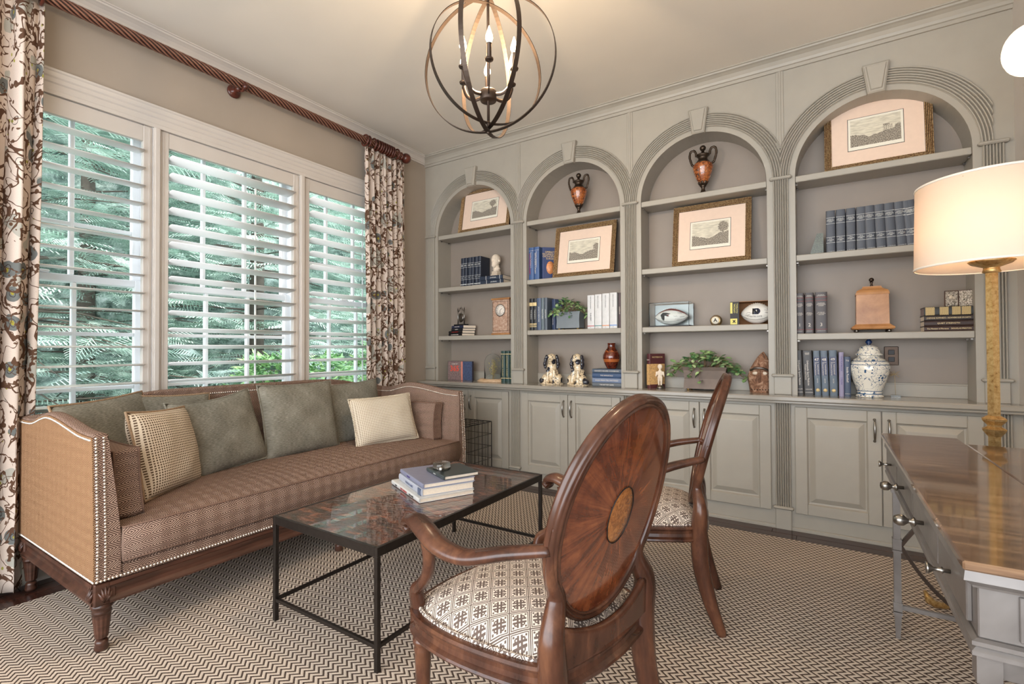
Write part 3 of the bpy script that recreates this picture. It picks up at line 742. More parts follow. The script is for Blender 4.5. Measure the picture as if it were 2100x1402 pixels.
# base cabinets
YD = 3.575
for i, cx in enumerate(CB):
    x0 = XW if i == 0 else cx - HB; x1 = XR if i == 3 else cx + HB
    r = thing('base_cabinet', 'grey-green two-door base cabinet under the bay ' + ord_[i], 'cabinet', (cx, YD, 0), 0, 'base cabinets')
    f = MB(); f.box(x0, x1, YD, 3.84, 0, .81); f.build('body', 'cabinet_paint', r, world=True)
    f = MB(); f.box(x0, x1, YD - .014, YD, 0, .026, .004); f.build('toe_moulding', 'cabinet_paint', r, world=True)
    for sx in (-1, 1):
        a, b = (cx - .438, cx - .002) if sx < 0 else (cx + .002, cx + .438)
        z0, z1 = .118, .786; yf = YD - .020; st = .066
        f = MB(); f.box(a, a + st, yf, YD, z0, z1, .003); f.box(b - st, b, yf, YD, z0, z1, .003)
        f.box(a + st, b - st, yf, YD, z0, z0 + st, .003); f.box(a + st, b - st, yf, YD, z1 - st, z1, .003)
        d = f.build('door', 'cabinet_paint', r, world=True)
        ROOTLOC[d.name] = ROOTLOC[r.name]
        pa, pb, pc, pd = a + st, b - st, z0 + st, z1 - st
        f = MB()
        rings = [(0, YD - .010), (.006, YD - .004), (.012, YD - .003), (.040, YD - .016), (.044, YD - .017)]
        vs = []
        for (ins, yy) in rings: vs += [(pa + ins, yy, pc + ins), (pb - ins, yy, pc + ins), (pb - ins, yy, pd - ins), (pa + ins, yy, pd - ins)]
        fs = [(4 * k + j, 4 * k + (j + 1) % 4, 4 * k + 4 + (j + 1) % 4, 4 * k + 4 + j) for k in range(len(rings) - 1) for j in range(4)]
        fs.append(tuple(range(4 * (len(rings) - 1), 4 * len(rings)))); f.add(vs, fs)
        f.build('raised_panel', 'cabinet_paint', d, world=True)
        hx = cx + sx * .034; f = MB()
        pts = [(hx, yf, .735), (hx, yf - .012, .733)] + [(hx, yf - .014 - .016 * sin(pi * k / 8), .735 - .125 * k / 8) for k in range(1, 8)] + [(hx, yf - .012, .612), (hx, yf, .610)]
        f.tube(pts, [.0045, .0045] + [.0042 + .003 * sin(pi * k / 8) for k in range(1, 8)] + [.0045, .0045], 8)
        f.ball((hx, yf - .003, .735), .008, 8, 6); f.ball((hx, yf - .003, .610), .008, 8, 6)
        f.build('handle', 'steel', d, world=True)
    for px in ([cx - HB] + ([cx + HB] if i == 3 else [])):
        W = .090; f = MB(); vs = []; pr2 = flutes(W, 7)
        for z in (.146, .808):
            for (u, o) in pr2: vs.append((px - W / 2 + u, YD - o - .004, z))
        m_ = len(pr2); f.add(vs, [(j, j + 1, m_ + j + 1, m_ + j) for j in range(m_ - 1)] + [tuple(range(m_))])
        f.build('pilaster', 'cabinet_paint', r, world=True)
        f = MB(); f.box(px - W / 2, px + W / 2, YD - .020, YD, 0, .132, .003); f.build('plinth_block', 'cabinet_paint', r, world=True)
        f = MB(); f.box(px - W / 2 - .013, px + W / 2 + .013, YD - .032, YD, .131, .150, .007); f.build('collar_moulding', 'cabinet_paint', r, world=True)
# outlet on the back panel
r = thing('power_outlet', 'dark bronze power outlet on the bookcase back behind the ginger jar', 'outlet', (.342, YP - .002, 1.105))
MB().box(-.036, .036, -.006, .001, -.058, .058, .003).build('cover_plate', 'bronze', r)
for z in (-.022, .022): MB().box(-.016, .016, -.009, -.005, z - .015, z + .015, .003).build('socket', 'black_metal', r)
# ------------------------------------------------------------------ curtains and rod
def curtain(name, label, y0, y1, folds, seed, x=-3.245, zt=2.868, zb=.03, taper=0.0):
    rnd = random.Random(seed); r = thing(name, label, 'curtain', (x, (y0 + y1) / 2, zb), 0)
    ph = [rnd.uniform(-.4, .4) for _ in range(12)]
    N = folds * 18 + 1; H = 46; f = MB(); us = {}
    cx = (y0 + y1) / 2; rows = []
    for j in range(H + 1):
        t = j / H; z = zt + (zb - zt) * t; amp = .012 + .026 * min(1, t * 3.0); wd = 1 - taper * t
        for i in range(N):
            s = i / (N - 1); a = s * folds * tau
            yy = y0 + (y1 - y0) * s; yy = (cx + (yy - cx) * wd) if taper >= 0 else yy
            dx = amp * sin(a + .5 * sin(t * 3 + ph[int(s * 11)])) + .006 * sin(a * 2.3 + t * 5 + seed)
            dy = .010 * sin(a * 2) * min(1, t * 3)
            f.v.append((dx, yy - cx + dy, z - zb))
    arc_ = [0.0]
    for i in range(1, N):
        k = (H // 2) * N; arc_.append(arc_[-1] + (Vector(f.v[k + i]) - Vector(f.v[k + i - 1])).length * 1.25)
    for j in range(H):
        for i in range(N - 1): f.f.append((j * N + i, j * N + i + 1, (j + 1) * N + i + 1, (j + 1) * N + i)); f.sm.append(True)
    me = bpy.data.meshes.new('panel'); me.from_pydata(f.v, [], f.f); me.polygons.foreach_set('use_smooth', f.sm)
    ul = me.uv_layers.new(name='uv')
    for p in me.polygons:
        for li in p.loop_indices:
            vi = me.loops[li].vertex_index; ul.data[li].uv = (arc_[vi % N] + seed, me.vertices[vi].co.z)
    me.materials.append(MATS['curtain_print']); o = bpy.data.objects.new('panel', me); COL.objects.link(o); o.parent = r
    sm_ = o.modifiers.new('thick', 'SOLIDIFY'); sm_.thickness = .003
    return r
RX, RZ = -3.232, 2.912
c_r = curtain('curtain', 'cream curtain with brown vine and grey flower print beside the bookcase corner', 2.775, 3.232, 7, 3, taper=.05)
c_l = curtain('curtain', 'cream curtain with brown vine and grey flower print at the left edge', .18, .775, 6, 8, taper=.12)
def ring(y, root, par_loc):
    f = MB(); pts = [(.043 * cos(tau * k / 20), 0, .043 * sin(tau * k / 20)) for k in range(20)]
    f.tube(pts, (.0085, .0075), 6, closed=True, up=(0, 1, 0)); o = f.build('ring', 'copper_wood', root)
    return o
def rings(root, ys):
    L = ROOTLOC[root.name]; first = ring(0, root, L); 
    for i, y in enumerate(ys):
        o = first if i == 0 else first.copy()
        if i: COL.objects.link(o)
        o.location = (RX - L[0], y - L[1], RZ - L[2]); o.rotation_euler = (0, 0, random.uniform(-.12, .12))
rings(c_r, [2.768, 2.80, 2.858] + [2.89 + .0262 * k for k in range(8)] + [3.125])
rings(c_l, [.76, .70, .62, .52, .44, .36, .28])
r = thing('curtain_rod', 'carved spiral reddish wood curtain rod below the crown moulding over the windows', 'curtain rod', (RX, 1.7, RZ))
f = MB(); n = 760; k_ = 32; vs = []; Y0, Y1 = .15, 3.175
for i in range(n + 1):
    y = Y0 + (Y1 - Y0) * i / n
    for j in range(k_):
        a = tau * j / k_; q = .0215 + .0085 * abs(sin(4 * (a + y * 20))) 
        vs.append((q * cos(a), y - 1.7, q * sin(a)))
f.add(vs, [(i * k_ + j, i * k_ + (j + 1) % k_, (i + 1) * k_ + (j + 1) % k_, (i + 1) * k_ + j) for i in range(n) for j in range(k_)], True)
f.build('pole', 'rope_wood', r)
f = MB(); Mx = Matrix.Rotation(radians(-90), 3, 'X')
f.lathe([(.0, 0), (.034, 0), (.036, .006), (.030, .014), (.022, .02), (.024, .028), (.030, .034), (.026, .040), (.0, .040)], 20, (0, 3.168 - 1.7, 0), Mx)
f.build('collar', 'copper_wood', r)
f = MB(); f.ball((0, 3.243 - 1.7, 0), .046, 20, 14); f.build('finial', 'copper_wood', r)
for yb in (1.745, .45):
    f = MB(); My = Matrix.Rotation(radians(-90), 3, 'Y')
    f.lathe([(0, 0), (.042, 0), (.044, .010), (.034, .016), (.016, .022), (.014, .05), (.022, .06), (.022, .085), (0, .09)], 18, (XW - RX + .004, yb - 1.7, -.012), Matrix.Rotation(radians(90), 3, 'Y'))
    f.tube([(.03 * cos(a), yb - 1.7, .035 * sin(a) - .002) for a in [radians(-200 + 10 * k) for k in range(23)]], .009, 8, up=(0, 1, 0))
    f.ball((.036, yb - 1.7, -.022), .020, 10, 8); f.build('bracket', 'copper_wood', r)

# ------------------------------------------------------------------ sofa
def cr(pts, n=8, closed=False):
    """Catmull-Rom through points"""
    P = [Vector(p) for p in pts]; o = []; m = len(P)
    for i in range(m if closed else m - 1):
        a = P[i - 1] if (i > 0 or closed) else P[0]; b = P[i]; c = P[(i + 1) % m]; d = P[(i + 2) % m] if (closed or i + 2 < m) else P[-1]
        for k in range(n):
            t = k / n; o.append(.5 * ((2 * b) + (c - a) * t + (2 * a - 5 * b + 4 * c - d) * t * t + (3 * b - a - 3 * c + d) * t * t * t))
    if not closed: o.append(P[-1])
    return o
def nails(path, sp, rad, nrm, name='nailhead_trim', root=None, world=True, mat='nail'):
    """row of domed nail heads along a polyline"""
    P = [Vector(p) for p in path]; f = MB(); N = Vector(nrm).normalized(); a = N.orthogonal().normalized(); b = N.cross(a); acc = 0
    for i in range(len(P) - 1):
        d = (P[i + 1] - P[i]); L = d.length
        if L < 1e-9: continue
        d /= L
        while acc < L:
            c = P[i] + d * acc; vs = [c + (a * cos(tau * k / 6) + b * sin(tau * k / 6)) * rad for k in range(6)]
            vs += [c + (a * cos(tau * k / 6) + b * sin(tau * k / 6)) * rad * .7 + N * rad * .55 for k in range(6)] + [c + N * rad * .8]
            f.add(vs, [(k, (k + 1) % 6, 6 + (k + 1) % 6, 6 + k) for k in range(6)] + [(6 + k, 6 + (k + 1) % 6, 12) for k in range(6)], True); acc += sp
        acc -= L
    return stuff(f.build(name, mat, root, world=world, fix=False))
SY0, SY1, SXB, SXF = .70, 2.95, -3.26, -2.335
so_ = thing('sofa', 'brown woven high-armed sofa with nailhead trim and carved wood rail under the windows', 'sofa', (-2.8, 1.825, 0))
top = [(SXB, .838), (-3.16, .836), (-3.06, .842), (-2.95, .868), (-2.86, .882), (-2.75, .876), (-2.62, .858), (-2.5, .840), (-2.42, .834), (SXF - .01, .832)]
tp = [(p.x, p.y) for p in cr([(a, b, 0) for a, b in top], 4)]
for side in (0, 1):
    yo = SY0 if side == 0 else SY1; sg = 1 if side == 0 else -1
    y_in = yo + sg * .085
    poly = tp + [(SXF, .80), (SXF + .012, .6), (SXF + .022, .40), (SXF + .022, .285), (SXB, .285)]
    f = MB(); f.prism(poly, yo + sg * .006, yo + sg * .05, 'y')
    # tapered inner half: thin at the top, thick at the bottom
    n = len(tp); vs = []
    for (x, z) in tp:
        vs += [(x, yo + sg * .05, z), (x, yo + sg * .052, z - .002), (x, yo + sg * .07, z - .2), (x, y_in, .50), (x, y_in, .285)]
    fs = [(5 * i + j, 5 * i + j + 1, 5 * i + 6 + j, 5 * i + 5 + j) for i in range(n - 1) for j in range(4)]; f.add(vs, fs, True)
    fx = [(SXF, .80, .052), (SXF + .006, .70, .062), (SXF + .012, .6, .072), (SXF + .022, .45, .084), (SXF + .022, .285, .085)]
    vs = []
    for (x, z, t) in [(SXF - .01, .832, .048)] + fx: vs += [(x + .0015, yo + sg * .004, z), (x + .0015, yo + sg * t, z)]
    f.add(vs, [(2 * i, 2 * i + 1, 2 * i + 3, 2 * i + 2) for i in range(5)])
    vs = []
    for (x, z, t) in [(SXF - .01, .832, .048)] + fx: vs += [(x, yo + sg * t, z), (SXF - .06, yo + sg * t, z)]
    f.add(vs, [(2 * i, 2 * i + 1, 2 * i + 3, 2 * i + 2) for i in range(5)])
    f.build('arm', 'sofa_weave', so_, world=True)
    f = MB(); pl = [(x, z - .004) for x, z in tp] + [(SXF - .002, .80), (SXF + .010, .6), (SXF + .020, .40), (SXF + .020, .285), (SXB + .004, .285)]
    f.prism(pl, yo, yo + sg * .008, 'y'); f.build('outer_panel', 'sofa_side', so_, world=True)
    f = MB(); f.tube([(x, yo + sg * .028, z) for x, z in tp], (.026, .010), 8, up=(0, 0, 1)); f.build('top_band', 'sofa_weave', so_, world=True)
    row = [(x, yo - sg * .0005, z - .014) for x, z in tp]
    nails(row, .0125, .0052, (0, -sg, .3), root=so_)
    nails([(x, yo + sg * .056, z - .026) for x, z in tp], .0125, .0052, (0, sg, .2), root=so_)
    fr_ = [(SXF + .001, .825), (SXF + .003, .79), (SXF + .008, .70), (SXF + .014, .60), (SXF + .0235, .45), (SXF + .0235, .29)]
    nails([(x, yo + sg * .012, z) for x, z in fr_], .0125, .0052, (1, 0, 0), root=so_)
    nails([(x, yo + sg * .036, z) for x, z in fr_], .0125, .0052, (1, 0, 0), root=so_)
    nails([(SXF + .02, yo - sg * .0005, .29), (SXB, yo - sg * .0005, .29)], .0125, .0052, (0, -sg, 0), root=so_)
# back
bt = [(SY0 + .02, .836), (.80, .846), (.95, .872), (1.12, .904), (1.28, .921), (1.5, .924), (1.825, .924)]
bt = bt + [(SY0 + SY1 - y, z) for y, z in reversed(bt[:-1])]
bp_ = [(p.x, p.y) for p in cr([(a, b, 0) for a, b in bt], 4)]
f = MB(); f.prism(bp_ + [(SY1 - .02, .30), (SY0 + .02, .30)], SXB, SXB + .085, 'x'); f.build('back', 'sofa_weave', so_, world=True)
f = MB(); f.tube([(SXB + .043, y, z) for y, z in bp_], (.043, .012), 8, up=(0, 0, 1)); f.build('top_band', 'sofa_weave', so_, world=True)
nails([(SXB + .0865, y, z - .03) for y, z in bp_], .0125, .0052, (1, 0, 0), root=so_)
f = MB(); f.box(SXB + .085, SXF + .02, SY0 + .085, SY1 - .085, .27, .335, .01); f.build('seat_deck', 'sofa_weave', so_, world=True)
nails([(SXF + .0235, SY0 + .01, .288), (SXF + .0235, SY1 - .01, .288)], .0125, .0056, (1, 0, 0), root=so_)
# long seat cushion with crowned top and piping
def cushion(x0, x1, y0, y1, z0, z1, crown, name, mat, root, pip='brown_piping'):
    f = MB(); nx, ny = 20, 52
    def e(t): return 1 - (2 * t - 1) ** 8
    def fn(top):
        def g(u, v):
            uu_, vv = 2 * u - 1, 2 * v - 1; rx = .06
            x = (x0 + x1) / 2 + (x1 - x0) / 2 * uu_; y = (y0 + y1) / 2 + (y1 - y0) / 2 * vv
            w_ = e(u) * e(v); wr_ = .004 * noise.noise(Vector((x * 9, y * 5, 4)))
            z = (z1 + crown * w_ * (1 - .5 * uu_ ** 2) + wr_ * w_) if top else (z0 + .004)
            return (x, y, z)
        return g
    f.grid(fn(True), nx, ny); f.grid(fn(False), nx, ny)
    P = [(x0, y0), (x1 - .03, y0), (x1, y0 + .03), (x1, y1 - .03), (x1 - .03, y1), (x0, y1)]
    vs = []; q = [(x0, y0), (x1, y0), (x1, y1), (x0, y1)]
    per = []
    for k in range(4):
        a, b = q[k], q[(k + 1) % 4]
        for t in range(12): per.append((a[0] + (b[0] - a[0]) * t / 12, a[1] + (b[1] - a[1]) * t / 12))
    cx, cy = (x0 + x1) / 2, (y0 + y1) / 2
    for zz, o in ((z1, 0), (z1 - .02, .010), ((z0 + z1) / 2, .016), (z0 + .02, .010), (z0 + .004, 0)):
        for (x, y) in per: vs.append((x + (o if x > x1 - 1e-6 else (-o if x < x0 + 1e-6 else 0)), y + (o * .3 if y > y1 - 1e-6 else (-o * .3 if y < y0 + 1e-6 else 0)), zz))
    m = len(per); f.add(vs, [(r_ * m + i, r_ * m + (i + 1) % m, (r_ + 1) * m + (i + 1) % m, (r_ + 1) * m + i) for r_ in range(4) for i in range(m)], True)
    c = f.build(name, mat, root, world=True); ROOTLOC[c.name] = ROOTLOC[root.name]
    for zz in (z1 + .002, z0 + .006):
        g = MB(); g.tube([(x, y, zz) for x, y in per], .0045, 6, closed=True); g.build('piping', pip, c, world=True)
    return c
cushion(-3.17, -2.305, SY0 + .09, SY1 - .09, .337, .470, .030, 'seat_cushion', 'sofa_weave', so_)
# carved wood rails, corner blocks and fluted legs
prof = [(0, .275), (.010, .275), (.012, .262), (.006, .256), (.002, .246), (-.004, .232), (-.002, .218), (.008, .210), (.012, .204), (.012, .196), (0, .192)]
def rail(a, b, out, name='rail'):
    a = Vector(a); b = Vector(b); o = Vector(out); f = MB(); n = len(prof)
    vs = [tuple(p + o * u + Vector((0, 0, z))) for p in (a, b) for u, z in prof] + [tuple(p - o * .03 + Vector((0, 0, z))) for p in (a, b) for z in (.275, .192)]
    fs = [(i, i + 1, n + i + 1, n + i) for i in range(n - 1)]; f.add(vs, fs); f.add([vs[0], vs[n], vs[2 * n + 2], vs[2 * n]], [(0, 1, 2, 3)]); f.add([vs[n - 1], vs[2 * n - 1], vs[2 * n + 3], vs[2 * n + 1]], [(0, 1, 2, 3)])
    f.build(name, 'sofa_wood', so_, world=True)
rail((SXF + .012, SY0 + .05, 0), (SXF + .012, SY1 - .05, 0), (1, 0, 0)); rail((SXB, SY0 + .012, 0), (SXF, SY0 + .012, 0), (0, -1, 0)); rail((SXB, SY1 - .012, 0), (SXF, SY1 - .012, 0), (0, 1, 0)); rail((SXB + .01, SY0 + .05, 0), (SXB + .01, SY1 - .05, 0), (-1, 0, 0))
leg_prof = [(.0, .0), (.020, .0), (.024, .010), (.020, .024), (.022, .030), (.018, .040), (.021, .050), (.030, .14), (.032, .150), (.028, .156), (.034, .164), (.036, .174), (.030, .180), (.034, .190), (0, .192)]
def sofa_leg(x, y, blk=True):
    f = MB(); f.lathe(leg_prof[:6], 24, (x, y, .013), None)
    vs = []; n = 48
    for z in [.050 + .09 * k / 8 for k in range(9)]:
        q = .021 + .009 * (z - .05) / .09
        for i in range(n):
            a = tau * i / n; d = .0028 * max(0, cos(12 * a)) ** .6 if .056 < z < .136 else 0; vs.append((x + (q - d) * cos(a), y + (q - d) * sin(a), z + .013))
    f.add(vs, [(j * n + i, j * n + (i + 1) % n, (j + 1) * n + (i + 1) % n, (j + 1) * n + i) for j in range(8) for i in range(n)], True)
    f.lathe([(r_, z) for r_, z in leg_prof[6:]][1:], 24, (x, y, .013))
    o = f.build('leg', 'sofa_wood', so_, world=True); ROOTLOC[o.name] = ROOTLOC[so_.name]
    if blk:
        f = MB(); f.box(x - .034, x + .034, y - .034, y + .034, .192, .277, .004); sy = -1 if y < 1.8 else 1
        for d_, (ox, oy) in (((1, 0), (.034, 0)), ((0, sy), (0, .034 * sy))):
            for k in range(5):    # carved leaf blades on the outer faces
                t = (k - 2) * .5
                p0 = Vector((x + ox, y + oy, .202)); w_ = Vector((abs(d_[1]), abs(d_[0]), 0)); tip = p0 + w_ * (.026 * sin(t)) + Vector((0, 0, .060 * cos(t * .8)))
                f.tube([p0, (p0 + tip) / 2 + Vector(((d_[0]) * .007, d_[1] * .007, 0)), tip], [.003, .0075, .002], 6)
        f.build('corner_block', 'sofa_wood', o, world=True)
for x, y in ((-2.352, .738), (-2.352, 2.912), (-3.222, .738), (-3.222, 2.912)): sofa_leg(x, y)
for y in (1.825,): sofa_leg(-2.352, y, False); sofa_leg(-3.222, y, False)

# ------------------------------------------------------------------ pillows
def pillow(label, mat, pipmat, c, w_, h_, t_, yaw_, lean, roll=0.0, seed=1, dent=.0, box=False, group=None):
    """standing pillow: faces along its local +x"""
    rnd = random.Random(seed); r = thing('throw_pillow', label, 'pillow', c, 0, group)
    Mx = Matrix.Rotation(radians(yaw_), 3, 'Z') @ Matrix.Rotation(radians(-lean), 3, 'Y') @ Matrix.Rotation(radians(roll), 3, 'X')
    N = 22; f = MB(); V = {}
    def out(u, v):
        pin = .055
        return (w_ / 2 * u * (1 - pin * (1 - v * v) * abs(u) ** 1.5), h_ / 2 * v * (1 - pin * (1 - u * u) * abs(v) ** 1.5) - (dent * max(0, v) * (1 - u * u)))
    uvm = []
    for s in (1, -1):
        def g(a, b):
            u, v = 2 * a - 1, 2 * b - 1; y, z = out(u, v)
            if box: th = t_ / 2 * (1 + .12 * (1 - u ** 4) * (1 - v ** 4))
            else: th = t_ / 2 * (max(0, (1 - abs(u) ** 2.6) * (1 - abs(v) ** 2.6))) ** .42
            th += .010 * noise.noise(Vector((u * 2.2 + seed, v * 2.2, s))) * (1 - u ** 4) * (1 - v ** 4) * (0 if th <= 0 else 1)
            return Mx @ Vector((s * th, y, z))
        f.grid(g, N, N)
    per = [(-1 + 2 * k / 16, -1) for k in range(16)] + [(1, -1 + 2 * k / 16) for k in range(16)] + [(1 - 2 * k / 16, 1) for k in range(16)] + [(-1, 1 - 2 * k / 16) for k in range(16)]
    if box:
        vs = []
        for s in (1, 0, -1):
            for (u, v) in per:
                y, z = out(u, v); e = 1.03 if s == 0 else 1; vs.append(Mx @ Vector((s * t_ / 2, y * e, z * e)))
        m = len(per); f.add(vs, [(r_ * m + i, r_ * m + (i + 1) % m, (r_ + 1) * m + (i + 1) % m, (r_ + 1) * m + i) for r_ in range(2) for i in range(m)], True)
    Mi = Mx.inverted()
    def uvf(co, n):
        q = Mi @ Vector(co); nn = Mi @ Vector(n)
        return (q.y, q.z) if abs(nn.x) > .35 else ((q.x, q.z) if abs(nn.y) > abs(nn.z) else (q.x, q.y))
    f.build('cover', mat, r, uvf=uvf)
    if pipmat:
        for s in ((1, -1) if box else (0,)):
            g = MB(); pts = []
            for (u, v) in per: y, z = out(u, v); pts.append(Mx @ Vector((s * t_ / 2, y * 1.005, z * 1.005)))
            g.tube(pts, .0058 if not box else .0045, 6, closed=True); g.build('piping', pipmat, r)
    return r
pillow('grey-green chenille pillow leaning in the near corner of the sofa behind the checked pillow', 'green_chenille', 'braid', (-2.99, .975, .700), .50, .46, .15, 28, 14, 3, 2)
pillow('grey-green chenille pillow mostly hidden behind the others, braided edge showing', 'green_chenille', 'braid', (-3.085, 1.27, .700), .44, .43, .11, 4, 10, -3, 3)
pillow('small brown and cream checked pillow at the near end of the sofa', 'check_fabric', 'braid', (-2.68, 1.085, .680), .41, .40, .15, 36, 14, -3, 4)
pillow('wide grey-green chenille pillow with drooping top between checked pillow and tallest pillow', 'green_chenille', 'green_chenille', (-2.875, 1.435, .695), .50, .44, .15, 10, 18, 5, 5, dent=.02)
pillow('tallest grey-green chenille pillow standing upright in the middle of the sofa', 'green_chenille', 'green_chenille', (-2.905, 1.955, .708), .53, .47, .16, 0, 13, 0, 6)
pillow('grey-green chenille pillow half hidden behind the pale checked pillow', 'green_chenille', 'green_chenille', (-2.985, 2.44, .690), .52, .45, .14, -3, 12, 3, 7)
pillow('pale cream checked pillow at the far end of the sofa', 'check_fabric_pale', 'check_fabric_pale', (-2.68, 2.47, .655), .48, .345, .14, -16, 20, 2, 8)
pillow('brown woven box pillow standing against the near sofa arm', 'sofa_weave', 'brown_piping', (-2.66, .852, .618), .50, .27, .085, 88, 4, 0, 9, box=True)
pillow('brown woven box pillow standing against the far sofa arm', 'sofa_weave', 'brown_piping', (-2.70, 2.795, .618), .46, .27, .085, -86, 4, 0, 10, box=True)

# ------------------------------------------------------------------ wire crate behind the sofa arm
r = thing('wire_crate', 'black wire dog crate between the far sofa arm and the cabinets', 'crate', (-2.69, 3.25, .013))
X0, X1, Y0, Y1, ZZ = -.255, .255, -.21, .21, .52
def wires(nm, segs, rad=.0022):
    f = MB()
    for a, b in segs: f.tube([a, b], rad, 5)
    return stuff(f.build(nm, 'black_metal', r)) if len(segs) > 6 else f.build(nm, 'black_metal', r)
fr_ = []
for z in (0.004, ZZ):
    q = [(X0, Y0, z), (X1, Y0, z), (X1, Y1, z), (X0, Y1, z)]; fr_ += [(q[k], q[(k + 1) % 4]) for k in range(4)]
fr_ += [((x, y, 0), (x, y, ZZ)) for x in (X0, X1) for y in (Y0, Y1)]
wires('frame', fr_, .0042)
for (nm, ax) in (('side_grid', X0), ('side_grid', X1)):
    wires(nm, [((ax, Y0 + (Y1 - Y0) * k / 9, 0), (ax, Y0 + (Y1 - Y0) * k / 9, ZZ)) for k in range(1, 9)] + [((ax, Y0, ZZ * k / 5), (ax, Y1, ZZ * k / 5)) for k in range(1, 5)])
for (nm, ay) in (('end_grid', Y0), ('end_grid', Y1)):
    wires(nm, [((X0 + (X1 - X0) * k / 11, ay, 0), (X0 + (X1 - X0) * k / 11, ay, ZZ)) for k in range(1, 11)] + [((X0, ay, ZZ * k / 5), (X1, ay, ZZ * k / 5)) for k in range(1, 5)])
wires('top_grid', [((X0, Y0 + (Y1 - Y0) * k / 5, ZZ), (X1, Y0 + (Y1 - Y0) * k / 5, ZZ)) for k in range(1, 5)] + [((X0 + (X1 - X0) * k / 8, Y0, ZZ), (X0 + (X1 - X0) * k / 8, Y1, ZZ)) for k in range(1, 8)])

# ------------------------------------------------------------------ coffee table
TX0, TX1, TY0, TY1, TZ = -1.985, -1.345, 1.205, 2.405, .455
r = thing('coffee_table', 'low rectangular coffee table with tortoiseshell glass top on thin dark iron frame', 'coffee table', ((TX0 + TX1) / 2, (TY0 + TY1) / 2, .013))
f = MB(); f.box(TX0 + .012, TX1 - .012, TY0 + .012, TY1 - .012, TZ - .012, TZ - .001, .001); f.build('tabletop', 'shell_top', r, world=True)
for bx in ((TX0, TX0 + .014, TY0, TY1), (TX1 - .014, TX1, TY0, TY1), (TX0 + .014, TX1 - .014, TY0, TY0 + .014), (TX0 + .014, TX1 - .014, TY1 - .014, TY1)):
    MB().box(*bx, TZ - .034, TZ, .0015).build('edge_rail', 'table_iron', r, world=True)
for x in (TX0, TX1 - .018):
    for y in (TY0, TY1 - .018): MB().box(x, x + .018, y, y + .018, .013, TZ - .034, .0015).build('leg', 'table_iron', r, world=True)
for bx in ((TX0 + .002, TX0 + .016, TY0 + .018, TY1 - .018), (TX1 - .016, TX1 - .002, TY0 + .018, TY1 - .018), (TX0 + .018, TX1 - .018, TY0 + .002, TY0 + .016), (TX0 + .018, TX1 - .018, TY1 - .016, TY1 - .002)):
    MB().box(*bx, .095, .109, .001).build('stretcher', 'table_iron', r, world=True)

